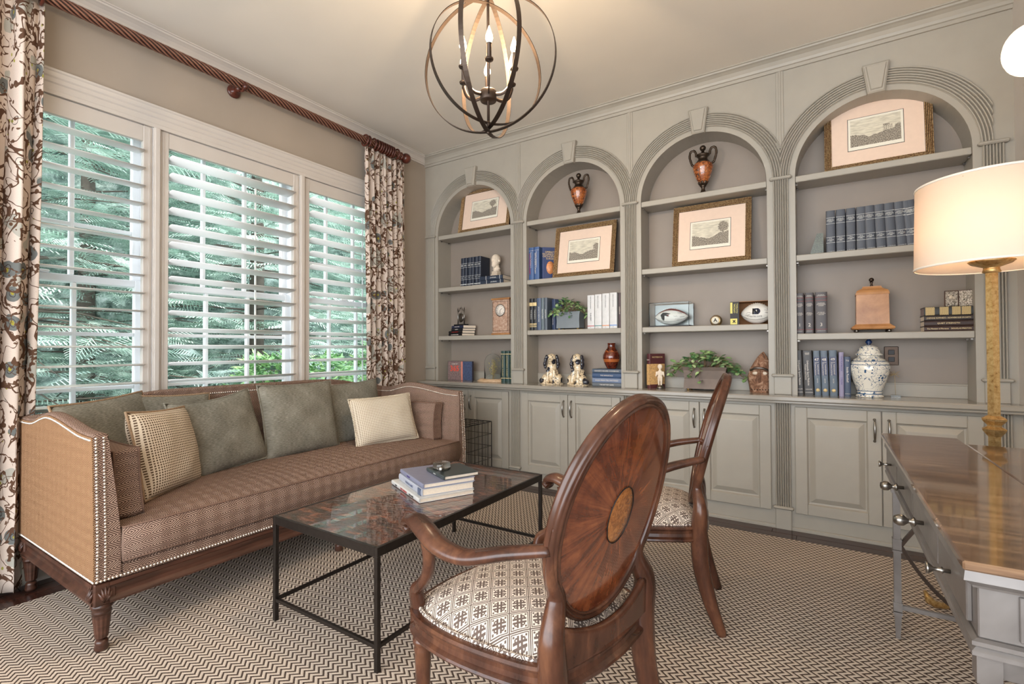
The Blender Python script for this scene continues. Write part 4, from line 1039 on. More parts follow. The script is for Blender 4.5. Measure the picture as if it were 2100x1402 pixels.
# ------------------------------------------------------------------ armchairs
def armchair(label, loc, rotz):
    r = thing('armchair', label, 'chair', (loc[0], loc[1], .013), rotz, 'oval-back armchairs')
    out = cr([(.285, 0, 0), (.272, .15, 0), (.225, .262, 0), (.08, .283, 0), (-.10, .245, 0), (-.212, .190, 0), (-.240, .08, 0), (-.245, 0, 0), (-.240, -.08, 0), (-.212, -.190, 0), (-.10, -.245, 0), (.08, -.283, 0), (.225, -.262, 0), (.272, -.15, 0)], 5, True)
    sec = [(-.012, -.030), (.014, -.030), (.018, -.024), (.016, -.018), (.006, -.012), (.004, 0), (.006, .012), (.014, .018), (.017, .024), (.012, .030), (-.012, .030)]
    f = MB(); f.tube([(p.x, p.y, .392) for p in out], 1.0, closed=True, smooth=False, sec=sec, up=(0, 0, 1)); f.build('seat_rail', 'chair_wood', r)
    f = MB(); n = len(out); K = 12; vs = []
    for k in range(K + 1):
        s = 1 - k / K
        for p in out: vs.append((p.x * s * .96 + .01 * (1 - s), p.y * s * .96, .418 + .075 * (max(0, 1 - s ** 3.2)) ** .75))
    f.add(vs, [(k * n + i, k * n + (i + 1) % n, (k + 1) * n + (i + 1) % n, (k + 1) * n + i) for k in range(K) for i in range(n)], True)
    f.build('seat_cushion', 'key_fabric', r, uvf=lambda c, nn: (c.x + .02, c.y + .01))
    f = MB(); f.tube([(p.x * .965, p.y * .965, .424) for p in out], .006, 6, closed=True); f.build('seat_piping', 'key_fabric', r)
    # oval back
    A, B_, XC, ZC_, TL = .224, .286, -.268, .748, radians(15)
    def S(u, v, d=0.0):
        return Vector((XC - sin(TL) * v + .35 * u * u + d * cos(TL), u, ZC_ + cos(TL) * v + d * sin(TL)))
    M_ = 64
    for nm, d, mat in (('back_veneer', -.012, 'sunburst_veneer'), ('front_veneer', .010, 'sunburst_veneer')):
        f = MB(); vs = []; uvd = []; K = 14
        for k in range(K + 1):
            s = max(.001, k / K)
            for i in range(M_): a = tau * i / M_; vs.append(S(A * .94 * s * cos(a), B_ * .95 * s * sin(a), d))
        f.add(vs, [(k * M_ + i, k * M_ + (i + 1) % M_, (k + 1) * M_ + (i + 1) % M_, (k + 1) * M_ + i) for k in range(K) for i in range(M_)], True)
        f.build(nm, mat, r, uvf=lambda c, nn: (c.y, (c.z - ZC_) / cos(TL) + .012))
        f = MB(); vs = []; dd = d * 1.0 + (-.0022 if d < 0 else .0022)
        for s in (.001, .5, .92, 1.0):
            for i in range(40): a = tau * i / 40; vs.append(S(.050 * s * cos(a), .074 * s * sin(a) - .012, dd if s < .95 else d))
        f.add(vs, [(k * 40 + i, k * 40 + (i + 1) % 40, (k + 1) * 40 + (i + 1) % 40, (k + 1) * 40 + i) for k in range(3) for i in range(40)], True)
        f.build('medallion', 'medallion_veneer', r)
        f = MB(); f.tube([S(.0515 * cos(tau * i / 40), .0755 * sin(tau * i / 40) - .012, dd) for i in range(40)], .0014, 5, closed=True); f.build('medallion_line', 'black_metal', r)
    f = MB(); pts = [S(A * cos(tau * i / M_), B_ * sin(tau * i / M_)) for i in range(M_)]
    # moulded frame: wide ring with two beads
    vs = []; sec2 = [(-.015, -.013), (-.013, -.018), (-.010, -.018), (-.008, -.014), (-.005, -.014), (-.003, -.019), (.001, -.021), (.005, -.019), (.007, -.015), (.010, -.015), (.012, -.008), (.010, -.003), (.010, .003), (.012, .008), (.010, .014), (.004, .016), (0, .012), (-.006, .014), (-.012, .016), (-.015, .011)]
    for i in range(M_):
        a = tau * i / M_; nx, nz = cos(a) / A, sin(a) / B_; L = sqrt(nx * nx + nz * nz); nx /= L; nz /= L
        for (o, d) in sec2: vs.append(S(A * cos(a) + nx * o, B_ * sin(a) + nz * o, d))
    q = len(sec2); f.add(vs, [(i * q + j, i * q + (j + 1) % q, ((i + 1) % M_) * q + (j + 1) % q, ((i + 1) % M_) * q + j) for i in range(M_) for j in range(q)], True)
    f.build('back_frame', 'chair_wood', r)
    for s in (-1, 1):
        # rear leg sweeping up into the stile that carries the oval
        f = MB(); pts = cr([(-.305, s * .205, 0), (-.262, s * .203, .12), (-.228, s * .198, .26), (-.222, s * .196, .40), (-.226, s * .205, .49)] + [tuple(S(s * (A + .004) * cos(radians(q_)), B_ * sin(radians(q_)), -.006)) for q_ in (-40, -26, -12, 2)], 5)
        m = len(pts); R = [(.018 + .019 * sin(pi * min(1, i / (m * .72))), .019 + .016 * sin(pi * min(1, i / (m * .62))) ) for i in range(m)]
        R = [(max(.010, a) * (1 if i < m * .62 else 1 - .6 * (i / m - .62) / .38), max(.012, b) * (1 if i < m * .62 else 1 - .7 * (i / m - .62) / .38)) for i, (a, b) in enumerate(R)]
        f.tube(pts, R, 10, up=(1, 0, 0)); f.build('leg', 'chair_wood', r)
        # turned front leg
        f = MB(); f.lathe([(0, 0), (.013, 0), (.016, .012), (.014, .03), (.024, .29), (.026, .30), (.022, .306), (.028, .314), (.029, .326), (.022, .332), (.024, .340), (.024, .352), (0, .352)], 20, (.225, s * .238, 0)); f.box(.198, .252, s * .238 - .026, s * .238 + .026, .350, .424, .003)
        f.build('leg', 'chair_wood', r)
        # arm: leaves the oval, dips, ends in a scroll over the front leg
        pa = cr([(-.240, s * .220, .700), (-.14, s * .258, .676), (-.03, s * .292, .645), (.06, s * .305, .652), (.13, s * .300, .675), (.175, s * .296, .686), (.205, s * .294, .678), (.212, s * .293, .662), (.200, s * .292, .654)], 6)
        m = len(pa); R = [(.016 + .010 * sin(pi * min(1, i / (m * .9))), .012 + .007 * sin(pi * min(1, i / (m * .8)))) for i in range(m)]
        f = MB(); f.tube(pa, [(a + .006, b + .001) for a, b in R], 10, up=(0, 0, 1)); f.build('arm', 'chair_wood', r)
        ps = cr([(.225, s * .252, .415), (.222, s * .262, .47), (.188, s * .268, .50), (.150, s * .274, .545), (.132, s * .284, .600), (.140, s * .292, .662)], 6)
        m = len(ps); f = MB(); f.tube(ps, [(.015 + .006 * (1 - i / m), .024 - .008 * sin(pi * i / m)) for i in range(m)], 10, up=(1, 0, 0)); f.build('arm_post', 'chair_wood', r)
    # curved splat joining the stiles under the oval
    f = MB()
    def sp(u, v):
        y = (2 * u - 1) * .185; e = abs(2 * u - 1); z = .418 + (.085 - .045 * (1 - e ** 2)) * v
        return Vector((-.246 + .4 * y * y, y, z))
    f.grid(lambda u, v: sp(u, v) + Vector((-.012, 0, 0)), 20, 4); f.grid(lambda u, v: sp(u, v) + Vector((.010, 0, 0)), 20, 4)
    f.tube([sp(i / 19, 1) for i in range(20)], .012, 8); f.build('back_apron', 'chair_wood', r)
    return r
armchair('nearest wooden armchair with oval sunburst-veneer back turned to the viewer', (-.705, 1.228), radians(168))
armchair('wooden oval-back armchair standing beyond the nearest armchair, seen from the side', (-.700, 2.240), radians(192))
# ------------------------------------------------------------------ desk
DZ = .80
r = thing('writing_desk', 'silver-grey lacquered desk with glossy brown top and ribbed silver knobs', 'desk', (.5, 1.83, .013))
MB().box(.190, .432, 1.105, 2.565, DZ - .016, DZ, .003).build('top_leaf', 'desk_top', r, world=True)
MB().box(.4335, .815, 1.105, 2.43, DZ - .016, DZ, .003).build('top_leaf', 'desk_top', r, world=True)
fp = [(0, 0), (.012, -.006), (.012, -.018), (.004, -.026), (0, -.04)]
def frame_mould(x0, x1, y0, y1, z, prof, name, mat='desk_lacquer'):
    f = MB(); vs = []
    for (o, dz) in prof: vs += [(x0 - o, y0 - o, z + dz), (x1 + o, y0 - o, z + dz), (x1 + o, y1 + o, z + dz), (x0 - o, y1 + o, z + dz)]
    m = len(prof); f.add(vs, [(4 * k + j, 4 * k + (j + 1) % 4, 4 * k + 4 + (j + 1) % 4, 4 * k + 4 + j) for k in range(m - 1) for j in range(4)] + [tuple(range(4)), tuple(range(4 * m - 4, 4 * m))])
    return f.build(name, mat, r, world=True)
frame_mould(.205, .80, 1.12, 2.42, .784, [(0, 0), (.012, 0), (.014, -.016), (.002, -.026), (0, -.030)], 'cornice_moulding')
MB().box(.212, .795, 1.127, 2.548, .668, .756, .002).build('apron', 'desk_lacquer', r, world=True)
MB().box(.205, .43, 2.40, 2.552, .752, .784, .002).build('cornice_moulding', 'desk_lacquer', r, world=True)
frame_mould(.210, .797, 1.125, 2.55, .668, [(0, 0), (.008, -.003), (.008, -.010), (.002, -.014), (.008, -.020), (.008, -.027), (0, -.030)], 'base_moulding')
for k, (y0, y1) in enumerate(((1.165, 1.42), (1.43, 1.79), (1.80, 2.16), (2.17, 2.51))):
    d = MB().box(.204, .213, y0, y1, .676, .750, .002).build('drawer', 'desk_lacquer', r, world=True); ROOTLOC[d.name] = ROOTLOC[r.name]
    My = Matrix.Rotation(radians(-90), 3, 'Y')
    for yy in ([(y0 + y1) / 2] if k in (0, 3) else [(y0 + y1) / 2]):
        f = MB()
        if k in (0, 3): f.lathe([(0, 0), (.004, 0), (.004, .010), (.007, .013), (.004, .017), (.004, .026), (.011, .034), (.012, .038), (0, .038)], 14, (.204, yy, .713), My)
        else: f.lathe([(0, 0), (.005, 0), (.005, .014), (.011, .018), (.011, .021), (.005, .026), (.006, .032), (.013, .040), (.014, .050), (.009, .060), (0, .062)], 24, (.204, yy, .713), My, amp=.07, k=10)
        f.build('knob', 'steel', d, world=True)
MB().box(.262, .745, 1.122, 1.128, .676, .750, .001).build('end_panel', 'desk_lacquer', r, world=True)
for y in (1.155, 2.455):
    for x in (.228, .775):
        f = MB(); s = .0115
        def sq(z0, z1, a, b=None):
            b = b or a; vs = [(x + sx * q, y + sy * q, z) for z, q in ((z0, a), (z1, b)) for sx, sy in ((-1, -1), (1, -1), (1, 1), (-1, 1))]
            f.add(vs, [(0, 1, 2, 3), (4, 5, 6, 7)] + [(j, (j + 1) % 4, 4 + (j + 1) % 4, 4 + j) for j in range(4)])
        sq(.013, .11, .007, s); sq(.11, .118, .0145); sq(.122, .150, .0135); sq(.150, .156, .0150); sq(.156, .352, s); sq(.352, .360, .0148); sq(.362, .398, .0138); sq(.398, .404, .0150); sq(.404, .585, s); sq(.585, .640, .0165)
        f.build('leg', 'desk_lacquer', r, world=True)
    MB().box(.24, .763, y - .008, y + .008, .128, .146, .002).build('stretcher', 'desk_lacquer', r, world=True)
    MB().box(.24, .763, y - .008, y + .008, .596, .636, .002).build('stretcher', 'desk_lacquer', r, world=True)
    for s in (1, -1):
        x0 = .24 if s > 0 else .763
        pts = [(x0 + s * .262 * t, y, .378 - .232 * (1 - (1 - t) ** 2.2)) for t in [k / 14 for k in range(15)]]
        MB().tube(pts, (.006, .009), 8, sec=[(-1, -1), (1, -1), (1, 1), (-1, 1)], up=(0, 1, 0), smooth=False).build('brace', 'bronze', r, world=True)
        pts = [(x0 + s * .262 * t, y, .378 + .215 * (1 - (1 - t) ** 2.2)) for t in [k / 14 for k in range(15)]]
        MB().tube(pts, (.006, .009), 8, sec=[(-1, -1), (1, -1), (1, 1), (-1, 1)], up=(0, 1, 0), smooth=False).build('brace', 'bronze', r, world=True)
# ------------------------------------------------------------------ floor lamp
LX, LY = .545, 2.60
r = thing('floor_lamp', 'gilded square-stem floor lamp with large cream drum shade behind the desk', 'lamp', (LX, LY, .013))
f = MB(); oc8 = [(1.08 * cos(radians(22.5 + 45 * k)) * (1.0 if k % 2 else 1.0), 1.08 * sin(radians(22.5 + 45 * k))) for k in range(8)]
Mz = Matrix.Rotation(radians(20), 3, 'Z')
f.lathe([(.024, .12), (.0205, .5), (.0205, 1.45)], 6, (0, 0, 0), Mz, smooth=False); f.build('stem', 'gilt', r)
f = MB(); f.lathe([(.021, .800), (.038, .822), (.040, .828), (.023, .838), (.024, .845), (.040, .862), (.041, .868), (.022, .880)], 6, (0, 0, 0), Mz, smooth=False); f.build('collar', 'gilt', r)
f = MB(); f.lathe([(0, .135), (.05, .13), (.06, .10), (.045, .085), (.03, .06), (0, .05)], 16); f.build('base_hub', 'gilt', r)
for a in (124, 296, 22):
    ca, sa = cos(radians(a)), sin(radians(a)); f = MB()
    f.tube([Vector((ca * d, sa * d, z)) for d, z in ((.02, .10), (.09, .125), (.16, .09), (.22, .035), (.27, .014), (.31, .026), (.325, .050))], [.018, .017, .015, .014, .015, .013, .006], 8)
    f.ball((ca * .30, sa * .30, .017), .017, 8, 6); f.build('foot', 'gilt', r)
f = MB(); f.lathe([(.021, 1.432), (.028, 1.436), (.024, 1.448), (.024, 1.454), (.060, 1.468), (.070, 1.478), (.068, 1.481), (0, 1.484)], 28); f.build('bobeche', 'gilt', r)
f = MB(); f.lathe([(0, 1.484), (.014, 1.484), (.014, 1.56), (0, 1.56)], 12); f.build('socket', 'brass', r)
f = MB(); f.lathe([(0, 1.556), (.015, 1.562), (.034, 1.60), (.030, 1.63), (0, 1.645)], 14); f.build('bulb', 'bulb', r)
f = MB(); RB, RT, z0, z1 = .234, .227, 1.462, 1.787
f.lathe([(RB, z0), (RT, z1), (RT - .003, z1), (RB - .003, z0), (RB, z0)], 64); f.build('lamp_shade', 'shade_linen', r)
for z, q in ((z0, RB), (z1, RT)):
    MB().tube([(q * cos(tau * k / 64), q * sin(tau * k / 64), z) for k in range(64)], (.0025, .005), 6, closed=True).build('shade_rim', 'white_paper', r)
f = MB()
for k in range(3): a = tau * k / 3; f.tube([(0, 0, z1 - .05), (RT * cos(a), RT * sin(a), z1 - .012)], .002, 5)
f.build('shade_spider', 'brass', r)
pl = bpy.data.lights.new('lamp_light', 'POINT'); pl.energy = 14; pl.color = (1, .74, .46); pl.shadow_soft_size = .04
o = bpy.data.objects.new('lamp_light', pl); o.location = (0, 0, 1.62); o.parent = r; COL.objects.link(o)
# ------------------------------------------------------------------ wall sconce
r = thing('wall_sconce', 'glowing cream globe wall sconce at the top right edge of the picture', 'lamp', (XR, 2.90, 2.42))
f = MB(); f.lathe([(0, 0), (.05, 0), (.05, .012), (.02, .02), (.016, .05), (0, .05)], 20, (0, 0, 0), Matrix.Rotation(radians(-90), 3, 'Y')); f.build('wall_plate', 'bronze', r)
f = MB(); f.ball((-.125, 0, -.01), .085, 24, 16, (1, 1, 1.25)); f.build('globe', 'globe', r)
# ------------------------------------------------------------------ chandelier
CX, CY, CZ = -1.217, 1.715, 2.395
r = thing('orb_chandelier', 'dark bronze orb chandelier of crossing rings with lit candle bulbs', 'chandelier', (CX, CY, CZ), 0)
sa = atan2(-1.715, 1.217)      # azimuth from chandelier towards the camera
for R_o, ph in ((.300, 70), (.302, -20), (.284, 25), (.262, -65)):
    az = sa + radians(ph); u_ = Vector((cos(az), sin(az), 0)); nrm = Vector((-sin(az), cos(az), 0)); f = MB(); vs = []; K = 96
    for k in range(K):
        a = tau * k / K; rad_ = u_ * cos(a) + Vector((0, 0, 1)) * sin(a)
        for (dr, dw) in ((0, -.0095), (0, .0095), (.003, .0095), (.003, -.0095)): vs.append(rad_ * (R_o - dr) + nrm * dw)
    f.add(vs, [(k * 4 + j, k * 4 + (j + 1) % 4, ((k + 1) % K) * 4 + (j + 1) % 4, ((k + 1) % K) * 4 + j) for k in range(K) for j in range(4)]); f.sm = [False] * len(f.f)
    f.build('orb_ring', 'orb_metal', r)
f = MB(); f.lathe([(.006, -.305), (.006, .31), (.006, CH - CZ)], 10); f.build('rod', 'orb_metal', r)
f = MB(); f.lathe([(0, CH - CZ - .03), (.03, CH - CZ - .028), (.062, CH - CZ - .008), (.062, CH - CZ), (0, CH - CZ)], 24); f.build('canopy', 'orb_metal', r)
f = MB(); f.lathe([(0, -.165), (.034, -.165), (.036, -.160), (.036, -.125), (.033, -.120), (0, -.118)], 24); f.build('hub', 'orb_metal', r)
f = MB(); f.lathe([(0, -.312), (.008, -.306), (.010, -.296), (.006, -.286), (.008, -.262), (.006, -.25), (0, -.25)], 12); f.build('lower_finial', 'orb_metal', r)
for k in range(6):
    az = sa + radians(2 + 60 * k); u_ = Vector((cos(az), sin(az), 0))
    P = [u_ * d + Vector((0, 0, z)) for d, z in ((.034, -.142), (.07, -.144), (.105, -.120), (.122, -.080), (.124, -.058))]
    f = MB(); f.tube(cr(P, 5), (.0035, .009), 6, up=(0, 0, 1)); arm = f.build('arm', 'orb_metal', r)
    c = u_ * .124
    f = MB(); f.lathe([(0, -.062), (.016, -.060), (.019, -.053), (.006, -.050), (.0095, -.048), (.0095, .006), (.011, .008), (.011, .011), (0, .011)], 14, tuple(c)); f.build('candle_cup', 'orb_metal', arm)
    f = MB(); f.lathe([(0, .010), (.008, .012), (.0155, .030), (.014, .044), (.007, .064), (.0025, .080), (0, .084)], 14, tuple(c)); f.build('bulb', 'bulb', arm)
pl = bpy.data.lights.new('chandelier_light', 'POINT'); pl.energy = 34; pl.color = (1, .76, .5); pl.shadow_soft_size = .03
o = bpy.data.objects.new('chandelier_light', pl); o.location = (0, 0, .03); o.parent = r; COL.objects.link(o)
# ------------------------------------------------------------------ books
def cover_mat(c, rough=.5):
    n = 'cover_%d_%d_%d' % c; g_ = sum(c) / 3
    return flat(n, tuple((x * .72 + g_ * .28) * .90 for x in c), rough, amt=.06, sc=30)
PAGES = flat('pages', (222, 206, 186), .9, amt=.06, sc=200)
def book(loc, t, h, d, col, label, group=None, lying=False, tilt=0, yaw_=0, lines=(), bands=(), rough=.45, pages=None, patch=()):
    """standing: x = thickness, y = depth, z = height, spine on -y"""
    r = thing('book', label, 'book', loc, 0, group)
    cover_mat(col, rough); cm = 'cover_%d_%d_%d' % col
    f = MB(); b = .0025; rs = min(.006, t * .25)
    pr = [(-t / 2, d), (-t / 2, rs)] + [(-t / 2 * cos(pi * k / 8), rs - rs * sin(pi * k / 8)) for k in range(1, 8)] + [(t / 2, rs), (t / 2, d), (t / 2 - b, d), (t / 2 - b, rs + b)] + [(-t / 2 + b, rs + b), (-t / 2 + b, d)]
    n = len(pr); vs = [(x, y, 0) for x, y in pr] + [(x, y, h) for x, y in pr]
    f.add(vs, [(i, (i + 1) % n, n + (i + 1) % n, n + i) for i in range(n)])
    for z0 in (0, n):       # end caps as quads so that the concave section closes properly
        m_ = 9
        f.f.append((0 + z0, 1 + z0, n - 2 + z0, n - 1 + z0)); f.sm.append(False)
        f.f.append(tuple(z0 + i for i in range(1, 10)) + (z0 + 9 + 0,)[:0] + (z0 + n - 3 - 0,)[:1] + (z0 + n - 2,)); f.sm.append(False)
        f.f.append((9 + z0, 10 + z0, 11 + z0, 12 + z0)); f.sm.append(False)
    f.build('cover', cm, r)
    MB().box(-t / 2 + b, t / 2 - b, rs + b, d - .004, .003, h - .003).build('page_block', pages or 'pages', r)
    for (z, w_, mt) in bands: MB().box(-t / 2 + .0004, t / 2 - .0004, -.0004, .004, z * h - w_ / 2, z * h + w_ / 2).build('band', mt, r)
    for (z0, z1, mt) in patch: MB().box(-t / 2 * .92, t / 2 * .92, -.0008, .003, z0 * h, z1 * h).build('spine_patch', mt, r)
    for L in lines:
        s, z, size, mt, rot = L[:5]; wd = L[5] if len(L) > 5 else None
        text(s, size, face_front(L[6] if len(L) > 6 else 0, -.0012, z * h, rot), mt, r, width=wd)
    if lying: r.rotation_euler = (0, radians(-90), radians(yaw_))
    else: r.rotation_euler = (0, radians(tilt), radians(yaw_))
    return r
def lie(x0, x1, y, z, t, d, col, label, group=None, yaw_=0, **k):
    """lying book whose spine runs x0..x1 facing the room, bottom at z"""
    h = x1 - x0
    r = book(((x0 + x1) / 2 + cos(radians(yaw_)) * h / 2, y + sin(radians(yaw_)) * h / 2, z + t / 2), t, h, d, col, label, group, lying=True, yaw_=yaw_, **k)
    return r
S = SHELF; G = 'gold_ink'; W_ = 'white_paper'; SV = 'silver_ink'
# bay 1, second shelf: navy set, bust on two flat volumes
for k in range(6):
    tx = 'first second third fourth fifth last'.split()[k]
    book((-2.925 + .0405 * k, 3.675 - .004 * (k % 2), S[0][1]), .036, .272, .15, (34, 44, 66), 'navy journal volume beside the bust, %s of the six from the window side' % tx, 'navy journals beside the bust', tilt=1.0,
         bands=[(.80, .002, SV), (.66, .002, SV), (.36, .002, SV), (.24, .002, SV), (.07, .006, SV)], lines=[('JOURNAL\nSURGERY', .73, .0085, SV, 0, .03), ('19%d' % (80 + k), .30, .008, SV, 0, .024)])
lie(-2.70, -2.445, 3.665, S[0][1], .038, .17, (36, 50, 74), 'navy volume lying flat at the bottom under the bust', 'flat navy volumes under the bust', bands=[(.12, .004, SV), (.72, .004, SV)], lines=[('JOURNAL', .4, .016, SV, -90)])
lie(-2.705, -2.45, 3.662, S[0][1] + .0385, .038, .17, (36, 50, 74), 'navy volume lying flat directly under the bust base', 'flat navy volumes under the bust', bands=[(.12, .004, SV), (.72, .004, SV)], lines=[('JOURNAL', .4, .016, SV, -90)])
def blob(name, mat, root, balls, vox=.004, it=4):
    f = MB()
    for b in balls:
        if b[0] == 'tube': f.tube(b[1], b[2], 10)
        else: f.ball(b[0], b[1], 14, 10, b[2] if len(b) > 2 else (1, 1, 1))
    o = f.build(name, mat, root)
    m1 = o.modifiers.new('remesh', 'REMESH'); m1.mode = 'VOXEL'; m1.voxel_size = vox; m1.use_smooth_shade = True
    m2 = o.modifiers.new('smooth', 'SMOOTH'); m2.factor = .5; m2.iterations = it
    return o
r = thing('bust', 'small cream plaster bust of a bearded head on a marble block', 'sculpture', (-2.572, 3.74, S[0][1] + .077), radians(-12))
MB().box(-.042, .042, -.035, .035, 0, .018, .003).build('base', 'marble', r); MB().box(-.034, .034, -.028, .028, .018, .048, .003).build('base', 'marble', r)
blob('head', 'plaster', r, [((0, 0, .155), .046, (.92, 1.05, 1.15)), ((0, -.012, .125), .038, (.85, .9, 1.1)), ((0, -.030, .105), .024, (.9, .8, 1.2)), ((0, -.046, .142), .009, (.8, 1, 1.8)), ((.016, -.036, .158), .010, (1.3, .8, .6)), ((-.016, -.036, .158), .010, (1.3, .8, .6)),
    ((.043, .002, .140), .010, (.5, 1, 1.4)), ((-.043, .002, .140), .010, (.5, 1, 1.4)), ('tube', [(0, .006, .048), (0, .004, .08), (0, 0, .12)], [.034, .028, .026]), ((0, .004, .070), .030, (1.5, 1, .6)), ((0, -.036, .118), .012, (1.6, .7, .5)), ((0, -.040, .098), .014, (1.1, .8, 1.2))], .0028, 3)
# bay 1, third shelf: little stack, hanging medallion ornament, clock
zz = S[0][0]
for k, (x0, x1, t_, c_, ln, lb) in enumerate([(-3.155, -2.90, .024, (24, 26, 36), 'How to Breathe Under Water', 'black paperback at the bottom of the stack under the medallion'), (-3.155, -2.895, .026, (22, 22, 28), 'THE POST   BARBARIANS', 'black book with red lettering, second from the bottom under the medallion'), (-3.115, -2.895, .022, (20, 28, 44), 'A HISTORY', 'dark blue book, third from the bottom under the medallion'), (-3.11, -2.89, .028, (30, 42, 84), 'THE LAST STAND', 'blue book topmost of the stack under the medallion')]):
    lie(x0, x1, 3.69, zz, t_, .15, c_, lb, 'stack under the medallion', yaw_=-22, lines=[(ln, .5, .012, 'red_ink' if k == 1 else W_, -90)]); zz += t_ + .0005
r = thing('medallion_ornament', 'round antiqued medallion hanging in a small silver frame on black base', 'ornament', (-2.985, 3.735, zz), radians(-16))
MB().box(-.085, .085, -.030, .030, 0, .012, .004).build('base', 'black_metal', r)
for s in (-1, 1):
    f = MB(); f.tube([(s * .052, 0, .012), (s * .052, 0, .168)], .005, 8); f.ball((s * .052, 0, .171), .007, 8, 6); f.build('post', 'steel', r)
f = MB(); f.tube(cr([(-.052, 0, .135), (-.03, 0, .145), (-.012, 0, .170), (0, 0, .172), (.012, 0, .170), (.03, 0, .145), (.052, 0, .135)], 4), .0035, 6); f.tube([(0, 0, .165), (0, 0, .190)], .003, 6); f.build('crest', 'steel', r)
f = MB(); f.tube([(0, 0, .168), (0, 0, .118)], .002, 6); f.lathe([(0, -.010), (.030, -.009), (.041, -.003), (.041, .003), (.030, .009), (0, .010)], 24, (0, 0, .075), Matrix.Rotation(radians(90), 3, 'X')); f.build('medallion', 'pewter', r)
f = MB(); f.tube([(.004 + .037 * cos(tau * k / 24), -.012, .072 + .044 * sin(tau * k / 24)) for k in range(24)], .0022, 6, closed=True); f.build('hoop', 'steel', r)
r = thing('mantel_clock', 'burl wood mantel clock with round white dial on third shelf', 'clock', (-2.492, 3.735, S[0][0]), radians(-4))
MB().box(-.108, .108, -.048, .048, 0, .016, .004).build('plinth', 'honey_wood', r); MB().box(-.096, .096, -.042, .042, .016, .322, .003).build('case', 'burl', r); MB().box(-.108, .108, -.050, .050, .322, .338, .005).build('cornice', 'honey_wood', r)
f = MB()
for bx in ((-.088, .088, .034, .037), (-.088, .088, .304, .307)): f.box(bx[0], bx[1], -.044, -.042, bx[2], bx[3])
for bx in (-.088, .085): f.box(bx, bx + .003, -.044, -.042, .034, .307)
f.build('inlay_line', 'bronze', r)
Rx = Matrix.Rotation(radians(90), 3, 'X')
f = MB(); f.lathe([(0, 0), (.052, 0), (.052, .003), (0, .003)], 40, (0, -.042, .225), Rx); f.build('dial', 'white_paper', r)
f = MB(); f.tube([(.053 * cos(tau * k / 40), -.046, .225 + .053 * sin(tau * k / 40)) for k in range(40)], .0032, 8, closed=True); f.build('bezel', 'pewter', r)
f = MB()
for k in range(12):
    a = tau * k / 12; p = Vector((cos(a), 0, sin(a))); f.tube([Vector((0, -.0458, .225)) + p * .036, Vector((0, -.0458, .225)) + p * .045], .0012, 4)
stuff(f.build('hour_mark', 'ink', r))
for a, L in ((radians(38), .026), (radians(-90), .038)):
    f = MB(); f.tube([(0, -.0465, .225), (L * cos(a), -.0465, .225 + L * sin(a))], .0016, 5); f.build('hand', 'ink', r)
# bay 1, countertop
r = book((-2.985, 3.70, ZC), .028, .185, .30, (60, 50, 66), 'square gift book with pink numbers leaning in the first bay', yaw_=0)
r.rotation_euler = (0, 0, radians(90)); r.location = (-2.825, 3.70, ZC)
for c_ in list(r.children):
    pass
MB().box(-.0155, -.0140, .002, .118, .002, .183).build('cover_art', flat('art_dark', (64, 74, 100), .4, amt=.35, sc=60), r)
MB().box(-.0155, -.0140, .133, .298, .002, .183).build('cover_art', flat('art_leaf', (110, 92, 90), .4, amt=.5, sc=70), r)
MB().box(-.0158, -.0140, .115, .135, .002, .183).build('cover_band', flat('salmon', (206, 128, 108), .4), r)
M2 = Matrix.Translation((-.0165, .215, .112)) @ Matrix.Rotation(radians(-90), 4, 'Z') @ Matrix.Rotation(radians(90), 4, 'X')
text('365', .075, M2, flat('coral', (214, 84, 66), .5), r, font_bold=.002)
text('a year of', .02, Matrix.Translation((-.0165, .215, .16)) @ Matrix.Rotation(radians(-90), 4, 'Z') @ Matrix.Rotation(radians(90), 4, 'X'), W_, r)
r.location = (-3.135, 3.715, ZC)
r.rotation_euler = (0, 0, radians(-90)); 
# (cover faces the room)
r.rotation_euler = (0, radians(0), radians(90)); r.location = (-2.832, 3.725, ZC)
r = thing('display_stand', 'pale wooden plate with scalloped edge under the glass cloche', 'stand', (-2.615, 3.722, ZC), 0)
f = MB(); f.lathe([(0, 0), (.150, 0), (.155, .004), (.128, .024), (.12, .028), (0, .028)], 40, (0, 0, 0), Matrix.Diagonal((1, .62, 1)).to_3x3(), amp=.012, k=14); f.build('plate', 'pale_wood', r)
r = thing('glass_cloche', 'clear glass bell cloche with ball knob covering dried stems', 'cloche', (-2.600, 3.722, ZC + .029), 0)
f = MB(); o_ = [(.080, 0), (.080, .14), (.076, .17), (.064, .20), (.045, .218), (.02, .228), (.006, .23)]
f.lathe(o_ + [(a - .002 if a > .008 else .001, b - .0015) for a, b in reversed(o_)] + [(.080, 0)], 40); f.build('dome', 'thin_clear', r)
f = MB(); f.tube([(0, 0, .228), (0, 0, .240)], .006, 8); f.ball((0, 0, .252), .016, 16, 12); f.build('knob', 'thin_clear', r)
r = thing('dried_flowers', 'yellowish dried stems standing under the glass cloche', 'dried flowers', (-2.600, 3.722, ZC + .029), 0); rnd = random.Random(4); f = MB(); g = MB()
for k in range(16):
    a = rnd.uniform(0, tau); q = rnd.uniform(.01, .05); h = rnd.uniform(.08, .19); x, y = q * cos(a), q * sin(a); f.tube([(x * .4, y * .4, 0), (x, y, h)], .0012, 4)
    for j in range(9): g.ball((x + rnd.uniform(-.012, .012), y + rnd.uniform(-.012, .012), h * rnd.uniform(.4, 1)), .0035, 5, 4)
f.build('stem', 'dried', r); stuff(g.build('bloom', flat('bloom_y', (178, 160, 96), .9, amt=.3), r))
